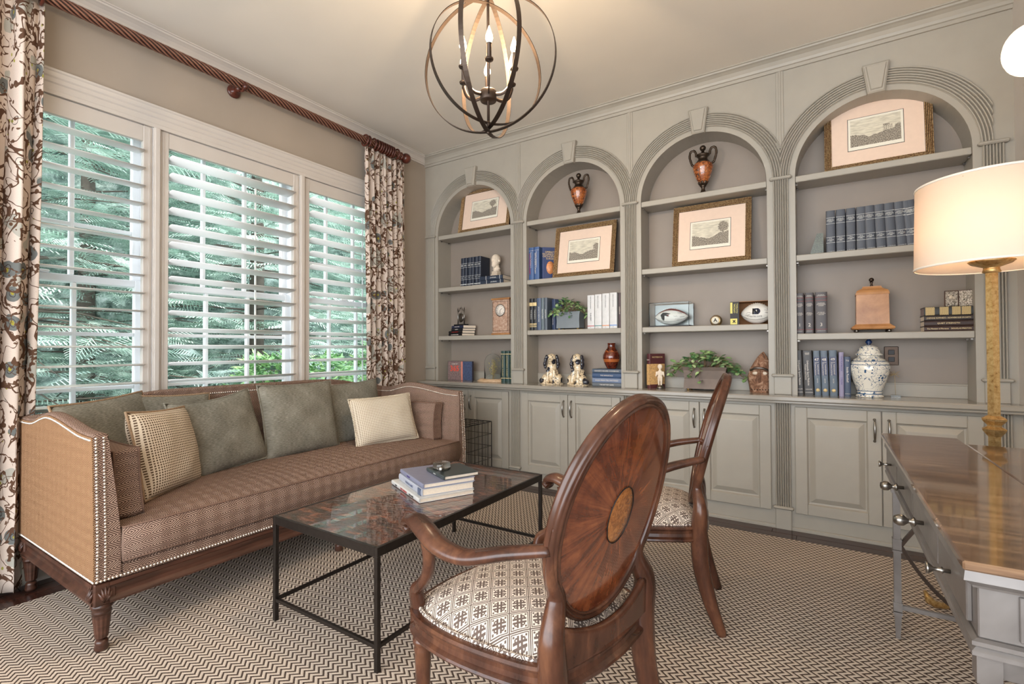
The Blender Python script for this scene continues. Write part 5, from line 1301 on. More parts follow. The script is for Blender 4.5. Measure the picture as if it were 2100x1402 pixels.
for k in range(3):
    book((-2.452 + .0455 * k, 3.665, ZC), .042, .285, .15, (34, 72, 66), 'dark green gilt-lettered volume right of the cloche, %s of three' % ('left', 'middle', 'right')[k], 'green gilt volumes', bands=[(.90, .006, G), (.14, .006, G)], lines=[('ORTHOPAEDIC SURGERY', .52, .017, G, -90), ])
# bay 2
def framed_print(label, x0, x1, z, h, mat, y=3.70, fw=.040, lean=10, sheet=(.19, .79, .22, .76)):
    w_ = x1 - x0; r = thing('framed_print', label, 'picture', ((x0 + x1) / 2, y, z)); r.rotation_euler = (radians(-lean), 0, 0)
    n = 5
    pr = [(0, 0)]
    for i in range(n):
        for k in range(5): pr.append((fw * (i + .5 - .42 * cos(pi * k / 4)) / n, .008 + .008 * sin(pi * k / 4) + .003 * (n - i) / n))
    pr += [(fw, .006), (fw, 0)]
    W2, H2 = w_ / 2, h
    for (a, b) in (((-W2, 0), (W2, 0)), ((W2, 0), (W2, H2)), ((W2, H2), (-W2, H2)), ((-W2, H2), (-W2, 0))):
        f = MB(); vs = []
        for (px, pz) in (a, b):
            ix, iz = (1 if px < 0 else -1), (1 if pz < H2 / 2 else -1)
            for (o, t_) in pr: vs.append((px + ix * o, -t_ + .0, pz + iz * o))
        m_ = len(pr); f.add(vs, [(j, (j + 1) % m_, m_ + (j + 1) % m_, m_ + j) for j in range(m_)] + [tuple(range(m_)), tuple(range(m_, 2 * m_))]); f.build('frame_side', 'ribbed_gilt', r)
    MB().box(-W2 + fw - .004, W2 - fw + .004, -.006, -.001, fw - .004, H2 - fw + .004).build('mount', 'mat_board', r)
    iw, ih = w_ - 2 * fw, H2 - 2 * fw; a, b, c, d = sheet; sx0, sx1, sz0, sz1 = -W2 + fw + iw * a, -W2 + fw + iw * b, fw + ih * c, fw + ih * d
    MB().box(sx0 - .003, sx1 + .003, -.0068, -.006, sz0 - .003, sz1 + .003).build('sheet_edge', 'ink', r)
    MB().box(sx0, sx1, -.0076, -.006, sz0, sz1).build('sheet', 'etching_paper', r)
    m = .012
    MB().box(sx0 + m, sx1 - m, -.0082, -.0076, sz0 + m + .010, sz1 - m).build('etching', mat, r, uvf=lambda co, nn: ((co.x - sx0 - m) / (sx1 - sx0 - 2 * m), (co.z - sz0 - m - .01) / (sz1 - sz0 - 2 * m - .01)))
    return r
flat('mat_board', (220, 194, 174), .8, amt=.02); flat('etching_paper', (222, 216, 200), .8, amt=.02)
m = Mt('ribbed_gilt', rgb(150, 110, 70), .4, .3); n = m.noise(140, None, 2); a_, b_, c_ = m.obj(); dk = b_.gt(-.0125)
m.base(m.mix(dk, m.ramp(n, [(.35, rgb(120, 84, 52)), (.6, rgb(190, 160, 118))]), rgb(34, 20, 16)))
def etching(name, seed, tree, cols=False):
    m = Mt(name, rgb(200, 190, 170), .85); u, v = m.uv(); n1 = m.noise(1, m.vec(u * 3.0 + seed, v * 0.0), 3); n2 = m.noise(1, m.vec(u * 16.0 + seed, v * 16.0), 4, .7)
    hz = n1 * .35 + (u - .4).abs() * .35 + .10 + n2 * .08
    land = (hz - v).gt(0.0) if isinstance(hz - v, X) else None
    fine = m.noise(1, m.vec(u * 60.0 + seed, v * 44.0), 3, .8)
    dx, dy = (u - tree[0]) * 1.6, v - tree[1]; dd = (dx * dx + dy * dy)._o('SQRT') + (n2 - .5) * .28
    tr_ = dd.lt(tree[2]); trunk = (u - tree[0]).abs().lt(.022) * v.lt(tree[1])
    dark = land.mx(tr_).mx(trunk)
    if cols:
        cl = (u * 30.0).fract().gt(.55) * u.gt(.66) * u.lt(.84) * v.lt(.62); cl = cl.mx(v.gt(.60) * v.lt(.66) * u.gt(.66) * u.lt(.78)); dark = dark.mx(cl)
    sky = m.noise(1, m.vec(u * 5.0, v * 14.0 + seed), 4)
    a = m.ramp(sky, [(.4, rgb(212, 204, 184)), (.7, rgb(180, 172, 154))]); b = m.ramp(fine, [(.40, rgb(50, 44, 40)), (.49, rgb(110, 100, 90)), (.56, rgb(188, 178, 160))])
    m.base(m.mix(dark, a, b))
etching('etching_1', 1.0, (.82, .78, .20)); etching('etching_2', 5.0, (.93, .62, .16)); etching('etching_3', 9.0, (.85, .74, .22)); etching('etching_4', 13.0, (.95, .50, .10), True)
framed_print('framed landscape etching on the top shelf of the first bay, partly behind the arch', -2.985, -2.395, S[0][2], .435, 'etching_1')
framed_print('framed etching of a bay with ships on the second shelf of the second bay', -1.955, -1.405, S[1][1], .45, 'etching_2', lean=10)
framed_print('framed etching of a park with pine trees on the second shelf of the third bay', -.955, -.422, S[2][1], .463, 'etching_3', lean=9)
framed_print('large framed etching of ruined columns on the top shelf of the fourth bay', .006, .545, S[3][2], .470, 'etching_4', y=3.71, lean=8)
def urn(label, loc, s=1.0, rz=0):
    r = thing('urn', label, 'urn', loc, rz); r.scale = (s, s, s)
    f = MB(); f.lathe([(0, 0), (.040, 0), (.044, .006), (.036, .014), (.018, .026), (.012, .045), (.014, .058), (.022, .066), (.020, .072), (0, .075)], 28); f.build('foot', 'urn_metal', r)
    f = MB(); f.lathe([(.014, .066), (.026, .082), (.042, .112), (.060, .160), (.0685, .196), (.068, .212), (.058, .226), (.044, .234), (0, .236)], 36); f.build('body', 'urn_body', r)
    f = MB(); f.lathe([(.015, .064), (.029, .082), (.034, .094), (.031, .100)], 32, amp=.10, k=8); f.lathe([(.058, .224), (.046, .238), (.036, .250), (.030, .262), (.034, .274), (.046, .284), (.046, .290), (.040, .292), (.026, .300), (.012, .304), (.010, .316), (0, .318)], 32, amp=.015, k=12); f.ball((0, 0, .338), .021, 16, 12); f.build('neck_and_lid', 'urn_metal', r)
    for sx in (-1, 1):
        P = cr([(sx * .052, 0, .222), (sx * .072, 0, .228), (sx * .082, 0, .255), (sx * .090, 0, .290), (sx * .084, 0, .325), (sx * .062, 0, .332), (sx * .048, 0, .312), (sx * .046, 0, .286)], 6)
        f = MB(); f.tube(P, (.0075, .0048), 8, twist=.5, sec=[(1, .6), (0, 1), (-1, .6), (-1, -.6), (0, -1), (1, -.6)], up=(0, 1, 0)); f.ball((sx * .070, 0, .226), .009, 8, 6); f.build('handle', 'urn_metal', r)
    return r
urn('amber urn with twisted dark handles on the top shelf of the second bay', (-1.722, 3.725, S[1][2]))
urn('amber urn with twisted dark handles on the top shelf of the third bay', (-.736, 3.725, S[2][2]), 1.02)
# bay 2, second shelf books
for k in range(2):
    book((-2.152 + .054 * k, 3.665, S[1][1]), .050, .285, .17, (50, 92, 162), 'bright blue medical volume on the second shelf, %s of the pair' % ('left', 'right')[k], 'bright blue volumes', lines=[('Operative Techniques in', .62, .014, W_, -90), ('ORTHOPAEDIC SURGERY', .50, .016, 'red_ink' if k == 0 else W_, -90, None, -.012)], patch=[(.90, .905, W_)])
r = book((-2.068, 3.695, S[1][1]), .028, .275, .15, (44, 66, 128), 'dark blue medical book with its cover and orange oval turned outwards', yaw_=32)
r.rotation_euler = (0, 0, radians(50))
def cover_M(y, z): return Matrix.Translation((.0152, y, z)) @ Matrix.Rotation(radians(90), 4, 'Z') @ Matrix.Rotation(radians(90), 4, 'X')
r.rotation_euler = (0, 0, radians(-52)); r.location = (-2.074, 3.72, S[1][1])
def cover_L(y, z): return Matrix.Translation((-.0152, y, z)) @ Matrix.Rotation(radians(-90), 4, 'Z') @ Matrix.Rotation(radians(90), 4, 'X')
text('OPERATIVE\nTECHNIQUES IN\nORTHOPAEDIC\nSURGERY', .022, cover_M(.078, .205), G, r)
f = MB(); f.lathe([(0, 0), (1, 0), (1, .001), (0, .001)], 32, (.0142, .070, .10), Matrix.Rotation(radians(90), 3, 'Y') @ Matrix.Diagonal((.055, .036, 1)).to_3x3()); f.build('cover_picture', flat('oval_orange', (196, 128, 84), .4, amt=.35, sc=60), r)
r.rotation_euler = (0, 0, radians(-46)); r.location = (-2.046, 3.672, S[1][1])
# bay 2, third shelf
cols = [((26, 26, 32), .034), ((28, 28, 34), .036), ((74, 92, 128), .040), ((98, 116, 126), .028), ((84, 96, 112), .030)]
x = -2.176; nm = ['black book with gold bands at the left end', 'second black book with gold bands', 'slate blue book', 'grey-green thin book', 'grey-blue thin book']
for k, (c_, t_) in enumerate(cols):
    book((x + t_ / 2, 3.675, S[1][0]), t_, .278, .15, c_, nm[k] + ', left of the leafy planter', 'books left of the planter', bands=([(.17, .006, G), (.21, .006, G), (.12, .006, G), (.82, .03, G)] if k < 2 else []), lines=[(['THE BASICS', 'THE BASICS', 'SPORTS MEDICINE', 'FRACTURES', 'ANATOMY'][k], .5, .016, SV, -90)]); x += t_ + .0015
book((-1.975, 3.735, S[1][0]), .040, .268, .12, (60, 76, 118), 'blue book standing behind the planter, partly under leaves', yaw_=-20, lines=[('Fractures', .3, .018, W_, -90)])
book((-1.925, 3.765, S[1][0]), .034, .262, .06, (36, 58, 110), 'royal blue book just behind the left side of the planter', yaw_=0)
def planter(label, loc, w_, h_, mat, d=.11):
    r = thing('planter', label, 'planter', loc)
    f = MB(); prf = [(1.0, .012), (.985, .03), (.96, h_ * .5), (1.0, h_ * .85), (1.06, h_), (1.03, h_), (.97, h_ * .86), (.93, h_ * .5)]
    vs = [(sx * w_ / 2 * k, sy * d / 2 * k, z) for k, z in prf for sx, sy in ((-1, -1), (1, -1), (1, 1), (-1, 1))]
    f.add(vs, [(4 * a + j, 4 * a + (j + 1) % 4, 4 * a + 4 + (j + 1) % 4, 4 * a + 4 + j) for a in range(len(prf) - 1) for j in range(4)] + [(0, 1, 2, 3), tuple(range(4 * len(prf) - 4, 4 * len(prf)))]); f.build('box', mat, r)
    for sx in (-1, 1):
        for sy in (-1, 1): f = MB(); f.ball((sx * w_ * .40, sy * d * .36, .007), .0085, 10, 8, (1.3, 1, .9)); f.build('foot', 'brass', r)
    return r
LEAF = None
def leaves(label, loc, w_, h_, d, n, seed, size=.032, droop=.05):
    """trailing plant: every leaf an object of its own"""
    global LEAF
    rnd = random.Random(seed); r = thing('leafy_plant', label, 'plant', loc)
    f = MB(); tips = []
    for i in range(n // 5):
        a = rnd.uniform(0, tau); q = sqrt(rnd.random()); x, y = w_ / 2 * q * cos(a), d / 2 * q * sin(a); e = 1 - q ** 2.2
        z = h_ * e * rnd.uniform(.75, 1.0) - droop * q ** 3 * rnd.uniform(.3, 1.3)
        P = cr([(x * .25, y * .25, -.02), (x * .55, y * .55, max(.02, z * .8 + .015)), (x, y, z)], 4); f.tube(P, .0012, 4); tips.append(P)
    stuff(f.build('stem', 'stem', r, fix=False)); cnt = 0
    for P in tips:
        for k in range(5):
            p = P[-1 - (k // 2) * 2] if len(P) > 1 + (k // 2) * 2 else P[-1]
            if LEAF is None:
                lm = MB(); vs = [(0, 0, 0), (.35, .30, .06), (.72, .27, .05), (1.0, 0, -.02), (.72, -.27, .05), (.35, -.30, .06), (.38, 0, 0), (.72, 0, 0)]
                lm.add(vs, [(0, 6, 1), (1, 6, 7, 2), (2, 7, 3), (3, 7, 4), (4, 7, 6, 5), (5, 6, 0)], True); o = lm.build('leaf', 'leaf', r, fix=False); LEAF = o
            else: o = LEAF.copy(); COL.objects.link(o); o.parent = r
            s = size * rnd.uniform(.75, 1.25); az = rnd.uniform(0, tau); o.location = p; o.rotation_euler = (rnd.uniform(-.5, .5), rnd.uniform(-.5, .9), az); o.scale = (s, s, s); cnt += 1
    return r
planter('slate grey planter box on brass feet on the third shelf', (-1.812, 3.735, S[1][0]), .215, .150, 'planter_slate', .10)
leaves('trailing green plant in the slate grey planter, between books on third shelf', (-1.83, 3.715, S[1][0] + .150), .39, .115, .15, 240, 5, .038)
for k in range(4):
    book((-1.596 + .0635 * k, 3.665, S[1][0]), .060, .272 + .003 * k, .16, (226, 224, 222), 'white surgery volume right of the planter, %s of four' % ('first', 'second', 'third', 'fourth')[k], 'white surgery volumes', bands=[(.085, .006, [flat('red_tab', (176, 74, 70)), flat('teal_tab', (80, 130, 130)), flat('orange_tab', (206, 130, 80)), flat('blue_tab', (70, 120, 190))][k])],
         lines=[('OPERATIVE ORTHOPAEDICS', .78, .008, 'ink', -90), ('%d' % (k + 1), .04, .012, 'ink', 0)] + ([('SURGERY', .35, .016, 'ink', -90)] if k == 0 else []))
f = None
book((-1.358, 3.68, S[1][0]), .016, .278, .14, (90, 60, 62), 'thin reddish book right of the white volumes', lines=[('LEADERSHIP', .5, .011, W_, -90)])
book((-1.340, 3.68, S[1][0]), .016, .272, .14, (84, 108, 132), 'thin blue book at the right end of the third shelf', lines=[('THE GAME', .6, .011, G, -90)])
# bay 2, countertop: pair of spaniels, vase on four books
def spaniel(label, loc, rz, mir):
    r = thing('spaniel_figurine', label, 'figurine', loc, rz); m_ = mir
    blob('body', 'dog_glaze', r, [((0, .01, .075), .062, (.95, .9, 1.15)), ((0, -.004, .140), .046, (.95, .85, 1.2)), ((0, -.010, .185), .034), ((0, -.012, .222), .042, (.95, 1, .95)), ((0, -.046, .208), .022, (.9, 1.1, .8)), ((0, -.062, .212), .010),
        ('tube', [(-.026, -.028, .12), (-.028, -.040, .06), (-.028, -.048, .012)], [.020, .016, .017]), ('tube', [(.026, -.028, .12), (.028, -.040, .06), (.028, -.048, .012)], [.020, .016, .017]), ((-.028, -.060, .011), .016, (1, 1.3, .7)), ((.028, -.060, .011), .016, (1, 1.3, .7)),
        ((-m_ * .060, -.012, .045), .040, (.9, 1.1, 1.1)), ((m_ * .052, -.012, .045), .040, (.9, 1.1, 1.1)), ((-m_ * .062, -.040, .012), .018, (1.2, 1.3, .7)), ((m_ * .058, -.040, .012), .018, (1.2, 1.3, .7))], .0035, 4)
    for s in (-1, 1):
        blob('ear', 'dog_black', r, [((s * .044, -.006, .232), .018, (.8, 1, 1.1)), ((s * .053, -.010, .205), .021, (.7, 1, 1.3)), ((s * .058, -.014, .172), .022, (.75, 1, 1.3)), ((s * .054, -.016, .146), .016, (.8, 1, 1))], .0035, 2)
        f = MB(); f.ball((s * .016, -.049, .232), .0048, 8, 6); f.build('eye', 'dog_black', r)
    f = MB(); f.ball((0, -.071, .215), .0042, 8, 6); f.build('nose', 'dog_black', r)
    blob('tail', 'dog_black', r, [((m_ * .078, -.004, .028), .030, (1.2, 1, .9)), ((m_ * .056, -.024, .024), .022)], .0035, 3)
    f = MB(); f.lathe([(0, 0), (.1, 0), (.102, .004), (.098, .008), (0, .008)], 32, (0, -.008, 0), Matrix.Diagonal((1, .72, 1)).to_3x3()); f.build('base', 'dog_glaze', r)
    return r
spaniel('seated black and cream china spaniel, left of the pair', (-1.985, 3.728, ZC), radians(14), -1)
spaniel('seated black and cream china spaniel, right of the pair', (-1.738, 3.728, ZC), radians(-16), 1)
zz = ZC
for k, (c_, t_, s_, lb) in enumerate([((98, 106, 114), .030, 'THE BETTER GAME', 'grey-blue book at the bottom of the stack under the wooden vase'), ((112, 132, 170), .038, 'WHEN PRIDE STILL MATTERED', 'periwinkle book, second from the bottom under the wooden vase'), ((42, 78, 130), .038, 'THE IMMORTALS', 'deep blue book, third from the bottom under the wooden vase'), ((72, 92, 118), .032, 'FAVORITE RECIPES COOKBOOK', 'slate blue book directly under the wooden vase')]):
    lie(-1.582, -1.337, 3.655, zz, t_, .165, c_, lb, 'books under the wooden vase', lines=[(s_, .5, .014, W_, -90)]); zz += t_ + .0006
r = thing('vase', 'glossy turned wooden vase with lighter inlaid band on top of the books', 'vase', (-1.448, 3.735, zz))
f = MB(); f.lathe([(0, 0), (.034, 0), (.038, .006), (.056, .040), (.070, .085), (.068, .110), (.050, .146), (.034, .165), (.029, .180), (.032, .203), (.034, .206), (.028, .206), (.025, .19), (0, .18)], 40); f.build('body', 'vase_wood', r)
# bay 3, third shelf: cased football, ring, boxed football
flat('ball_white', (224, 220, 212), .4, amt=.03); flat('ball_brown', (122, 50, 36), .5, amt=.1)
def football(label, loc, L, R, rz, logo):
    r = thing('football', label, 'football', loc, rz)
    n = 24; pr = []
    for k in range(n + 1):
        t = -1 + 2 * k / n; pr.append((max(1e-4, R * (1 - abs(t) ** 1.75) ** .72), L / 2 * t))
    f = MB(); f.lathe(pr, 32, (0, 0, R), Matrix.Rotation(radians(90), 3, 'Y')); f.build('ball', 'ball_white', r)
    def surf(x, a, o=0.0):
        q = R * (1 - abs(2 * x / L) ** 1.75) ** .72 + o; return Vector((x, -q * cos(a), R + q * sin(a)))
    f = MB(); f.grid(lambda u, v: surf((u - .5) * L * .93, radians(48) + radians(46) * v, .0008), 24, 6); f.build('brown_panel', 'ball_brown' if logo == 'falcon' else 'ball_white', r)
    for k in range(8):
        x = (k - 3.5) * .0135; MB().tube([surf(x, radians(84), .003), surf(x, radians(70), .004)], .0022, 5).build('lace', 'white_paper', r)
    f = MB(); f.tube([surf((u / 20 - .5) * L * .96, radians(-38), .0004) for u in range(21)], .0012, 4); f.build('seam', 'pewter', r)
    def wrap(me):
        bm = bmesh.new(); bm.from_mesh(me); bmesh.ops.triangulate(bm, faces=bm.faces[:]); 
        if len(bm.verts) < 200: bmesh.ops.subdivide_edges(bm, edges=bm.edges[:], cuts=4, use_grid_fill=True)
        bm.to_mesh(me); bm.free()
        for v in me.vertices:
            x, z = v.co.x, v.co.z; q = R * (1 - min(.98, abs(2 * x / L)) ** 1.75) ** .72; dz = z - R; yy = -sqrt(max(1e-6, q * q - min(dz * dz, q * q * .98))); v.co.y = yy - .0012 + (0 if v.co.y < 0 else .0008)
    if logo == 'falcon':
        P = [(-.062, .070), (-.050, .080), (-.020, .078), (.012, .070), (-.006, .066), (-.020, .066), (-.004, .056), (.002, .052), (-.012, .052), (-.026, .058), (-.036, .056), (-.034, .046), (-.036, .034), (-.044, .022), (-.046, .034), (-.052, .026), (-.056, .040), (-.060, .034), (-.060, .050), (-.068, .060)]
        f = MB(); k = 1.0; f.prism([(x * k + .0, R + (z - .052) * k * 1.1) for x, z in P], -.002, .002, 'y'); o = f.build('emblem', 'ink', r); wrap(o.data)
        f = MB(); f.prism([(-.016, R + .012), (.000, R + .014), (-.006, R + .004), (-.016, R + .004)], -.002, .002, 'y'); o = f.build('emblem', 'ball_brown', r); wrap(o.data)
    else:
        for s, dx, mt in (('N', -.002, 'ink'), ('D', .008, flat('navy_logo', (48, 52, 78), .5))):
            o = text(s, .052, face_front(dx, -.01, R + .010), mt, r, name='emblem', font_bold=.0025); wrap(o.data)
        o = text('NOTRE DAME', .012, face_front(0, -.01, R - .022), 'ink', r); wrap(o.data)
    rnd = random.Random(3)
    for k in range(9):       # pen autographs
        x0, z0 = ((rnd.uniform(.015, .075) if logo == 'falcon' else rnd.choice((-1, 1)) * rnd.uniform(.035, .07)), rnd.uniform(-.03, .028))
        P = [(x0 + .004 * j, R + z0 + rnd.uniform(-.004, .004)) for j in range(8)]
        f = MB(); f.tube([(x, 0, z) for x, z in P], .0006, 4); o = f.build('autograph', 'ink', r)
        for v in o.data.vertices:
            q = R * (1 - min(.98, abs(2 * v.co.x / L)) ** 1.75) ** .72; dz = v.co.z - R; v.co.y = -sqrt(max(1e-6, q * q - min(dz * dz, q * q * .95))) - .0009 + v.co.y * .3
    return r
football('white and brown signed football with a dark bird emblem inside the clear case', (-.974, 3.735, S[2][0] + .014), .245, .062, radians(0), 'falcon')
r = thing('display_case', 'clear acrylic display case around the signed football', 'display case', (-.974, 3.735, S[2][0]))
for bx in ((-.148, .148, -.078, .078, 0, .010), ): MB().box(*bx, .002).build('case_base', 'black_metal', r)
MB().box(-.142, .142, .0735, .0745, .011, .172).build('mirror_back', flat('mirror', (120, 122, 120), .3, .6, amt=.05), r)
for bx in ((-.146, .146, -.077, -.074, .010, .178), (-.146, .146, .075, .078, .010, .178), (-.146, -.143, -.074, .075, .010, .178), (.143, .146, -.074, .075, .010, .178), (-.146, .146, -.077, .078, .178, .181)): MB().box(*bx).build('acrylic_wall', 'thin_clear', r)
r = thing('championship_ring', 'oversized gold championship ring paperweight in the middle of the shelf', 'ornament', (-.658, 3.715, S[2][0]))
f = MB(); f.tube([(.034 * cos(tau * k / 28), .012, .036 + .034 * sin(tau * k / 28)) for k in range(28)], .007, 8, closed=True, up=(0, 1, 0)); f.build('band', 'brass', r)
f = MB(); f.lathe([(0, 0), (.036, 0), (.040, .008), (.036, .020), (.030, .024), (0, .024)], 28, (0, .012, .038), Matrix.Rotation(radians(90), 3, 'X') @ Matrix.Diagonal((1, .88, 1)).to_3x3()); f.build('head', 'brass', r)
f = MB()
for k in range(22): a = tau * k / 22; f.ball((.034 * cos(a), -.010, .038 + .030 * sin(a)), .0038, 6, 5)
stuff(f.build('stone', 'steel', r))
f = MB(); f.lathe([(0, 0), (.026, 0), (.026, .001), (0, .001)], 24, (0, -.0125, .038), Matrix.Rotation(radians(90), 3, 'X')); f.build('face', 'etching_paper', r)
text('A', .034, face_front(0, -.0140, .038), 'ink', r, font_bold=.001)
r = thing('football_box', 'open black and yellow cardboard box holding the white signed football', 'box', (-.432, 3.745, S[2][0]))
flat('card_black', (44, 40, 40), .6); flat('card_yellow', (216, 204, 112), .6)
for bx in ((-.125, .125, .068, .071, 0, .160), (-.125, .122, -.062, .070, 0, .003), (-.125, .122, -.050, .070, .158, .161), (.119, .122, -.062, .070, 0, .160)): MB().box(*bx).build('box_panel', flat('card_brown', (150, 104, 66), .8), r)
MB().box(-.125, -.068, -.066, -.062, 0, .160, .001).build('front_flap', 'card_black', r); MB().box(-.125, -.122, -.062, .070, 0, .160).build('box_panel', 'card_black', r)
MB().box(-.124, -.110, -.0668, -.066, .080, .156).build('label_patch', 'card_yellow', r); MB().box(-.124, -.080, -.0668, -.066, .004, .044).build('label_patch', 'card_yellow', r)
text('OFFICIAL', .016, face_front(-.096, -.0672, .115, 90), 'card_yellow', r); text('FOOTBALL', .014, face_front(-.080, -.0672, .115, 90), 'card_yellow', r); text('X', .022, face_front(-.100, -.0675, .024), 'ink', r, font_bold=.002)
football('white signed football with a dark monogram in the open box', (-.395, 3.735, S[2][0] + .004), .205, .072, 0, 'mono')
# bay 3, countertop
r = book((-1.142, 3.665, ZC), .034, .262, .145, (104, 40, 44), 'dark red book with ornate gold cover at the left end of the countertop', yaw_=24, patch=[(.10, .70, flat('ornate', (176, 140, 92), .6, amt=.45, sc=130))], lines=[('THE NOTEBOOK', .82, .009, W_, 0, .03)])
r.rotation_euler = (0, 0, radians(-30)); r.location = (-1.132, 3.668, ZC)
MB().box(.0165, .0178, .004, .142, .030, .185).build('cover_art', 'ornate', r)
text('NOTEBOOK', .018, cover_M(.074, .235) @ Matrix.Translation((0, 0, .0025)), G, r)
r.rotation_euler = (0, 0, radians(-34))
r = thing('figurine', 'small pale standing torso figurine on dark round base', 'figurine', (-1.052, 3.70, ZC))
f = MB(); f.lathe([(0, 0), (.030, 0), (.030, .010), (.022, .016), (.020, .026), (0, .026)], 20); f.build('base', 'pewter', r)
blob('body', 'plaster', r, [((0, 0, .165), .019, (1, .6, 1)), ('tube', [(0, 0, .13), (0, 0, .15)], [.008, .008]), ((0, 0, .115), .020, (1.15, .6, 1.2)), ((0, 0, .092), .018, (.95, .6, 1)), ('tube', [(-.010, 0, .088), (-.010, 0, .05), (-.008, 0, .024)], [.010, .008, .006]), ('tube', [(.010, 0, .088), (.010, 0, .05), (.008, 0, .024)], [.010, .008, .006]), ('tube', [(-.024, 0, .128), (-.030, 0, .09)], [.007, .005]), ('tube', [(.024, 0, .128), (.030, 0, .09)], [.007, .005])], .0024, 2)
planter('dark bronze flared planter box on brass feet on the countertop', (-.728, 3.715, ZC), .285, .168, 'planter_bronze', .12)
leaves('bushy variegated plant spilling over the dark bronze planter', (-.738, 3.70, ZC + .165), .56, .125, .17, 300, 11, .046, .09)
r = thing('carved_mask', 'weathered pointed wooden warrior mask standing at the right end of the countertop', 'sculpture', (-.375, 3.715, ZC))
f = MB(); K = 26
def mk(u, v):
    a = tau * u; z = .275 * v; w_ = .070 * (1 - max(0, (v - .55) / .45) ** 1.4) * (1 - .10 * cos(v * 9)) + .004
    q = w_ * (1 + .06 * noise.noise(Vector((cos(a) * 2, sin(a) * 2, v * 7)))); x = q * cos(a) + .018 * v ** 3; y = q * .75 * sin(a)
    if sin(a) < -.3 and .42 < v < .62 and abs(cos(a)) > .18: y += .012
    return (x, y, z)
f.grid(mk, 40, 30, closeu=True); f.build('body', 'driftwood', r)
f = MB(); f.tube([(0, -.058, .07), (0, -.062, .12), (.002, -.056, .165)], [.007, .008, .005], 8); f.build('nose_ridge', 'driftwood', r)
f = MB(); f.tube(cr([(-.058, -.030, .150), (-.03, -.052, .165), (0, -.060, .168), (.03, -.052, .162), (.058, -.030, .146)], 4), .007, 8); f.build('brow_band', 'pewter', r)
for sx in (-1, 1):
    f = MB(); f.ball((sx * .027, -.044, .132), .019, 12, 8, (1, .35, .6)); f.build('eye_plate', 'marble', r)
f = MB()
for k in range(14):
    x = -.05 + .1 * (k % 7) / 6; z = .022 + .05 * (k // 7); f.ball((x, -.052 * sqrt(max(.1, 1 - (x / .072) ** 2)), z), .0042, 7, 5)
stuff(f.build('stud', 'bronze', r))
# bay 4
r = thing('bookend', 'speckled green-grey granite wedge bookend left of the navy journals', 'bookend', (-.035, 3.72, S[3][1]))
f = MB(); f.prism([(-.045, 0), (.030, 0), (.030, .132), (-.005, .132)], -.045, .045, 'y'); f.build('wedge', 'granite', r)
yrs = ['1993', '1994', '1991', '1992', '1991', '1995', '1997', '1990', '1996', '1998']
o10 = 'first second third fourth fifth sixth seventh eighth ninth tenth'.split()
for k in range(10):
    tl = [0, 0, 0, 0, 1.5, 2, 2.5, 3, 5, 10][k]
    bx = [.034, .0865, .139, .191, .2425, .294, .345, .396, .447, .4905][k]
    book((bx - .27 * sin(radians(tl)) * .5 - .0, 3.675, S[3][1] + (.0265 * sin(radians(tl)))), .0485, .268, .16, (66, 72, 86), 'navy bound journal volume, %s of the ten from the granite bookend' % o10[k], 'navy journals in the fourth bay', tilt=-tl, bands=[(.83, .0016, SV), (.69, .0016, SV), (.37, .0016, SV), (.24, .0016, SV)],
         lines=[('JOURNAL OF\nBONE AND JOINT\nSURGERY', .76, .0088, SV, 0, .040), ('77-A\nJAN-JUNE\n%s' % yrs[k], .305, .0088, SV, 0, .034), ('J. S. MOORE, M.D.', .035, .0060, SV, 0, .040)])
for k in range(3):
    w_ = (.050, .048, .066)[k]
    r = book(((-.140, -.086, -.022)[k], 3.665, S[3][0]), w_, .262, .17, (74, 62, 62), 'dark brown surgical manual with white numeral %s on its spine' % ('one', 'two', 'three')[k], 'numbered brown manuals',
         bands=[(.88, .0012, 'red_ink'), (.80, .0012, 'red_ink'), (.10, .0012, 'red_ink')], lines=[('MASTERS IN\nORTHOPAEDICS', .92, .0066, W_, 0, w_ * .7), ('CHAPMANS\nORTHOPAEDIC\nSURGERY', .70, .009, W_, 0, w_ * .75), ('EDITED BY\nM. CHAPMAN\nVOLUME', .48, .008, W_, 0, w_ * .7), (str(k + 1), .21, .030, W_, 0), ('LIPPINCOTT', .06, .006, W_, 0, w_ * .7)])
r = thing('wooden_box', 'honey wood lidded tea caddy with dark knob and ball feet', 'box', (.242, 3.735, S[3][0]))
f = MB(); f.prism([(-.082, .050), (.082, .050), (.080, .232), (-.080, .232)], -.055, .055, 'y'); f.build('body', 'honey_box', r) if 'honey_box' in MATS else f.build('body', 'honey_wood', r)
def loft(prof, mat, name):
    f = MB(); vs = [(sx * a, sy * b, z) for a, b, z in prof for sx, sy in ((-1, -1), (1, -1), (1, 1), (-1, 1))]
    f.add(vs, [(4 * k + j, 4 * k + (j + 1) % 4, 4 * k + 4 + (j + 1) % 4, 4 * k + 4 + j) for k in range(len(prof) - 1) for j in range(4)] + [(0, 1, 2, 3), tuple(range(4 * len(prof) - 4, 4 * len(prof)))]); return f.build(name, mat, r)
loft([(.100, .068, .020), (.108, .075, .028), (.104, .072, .036), (.090, .062, .046), (.086, .058, .052)], 'honey_wood', 'plinth')
loft([(.084, .058, .232), (.082, .056, .246), (.076, .050, .258), (.060, .040, .266), (.050, .034, .272), (.046, .030, .282), (.046, .030, .285)], 'honey_wood', 'lid')
f = MB(); f.lathe([(0, .285), (.010, .286), (.006, .294), (.005, .304), (.010, .310), (.004, .314), (0, .314)], 14); f.ball((0, 0, .326), .0135, 14, 10); f.build('knob', 'bronze', r)
for sx in (-1, 1):
    for sy in (-1, 1): f = MB(); f.ball((sx * .080, sy * .050, .011), .0115, 12, 8); f.build('foot', 'pewter', r)
zz = S[3][0]
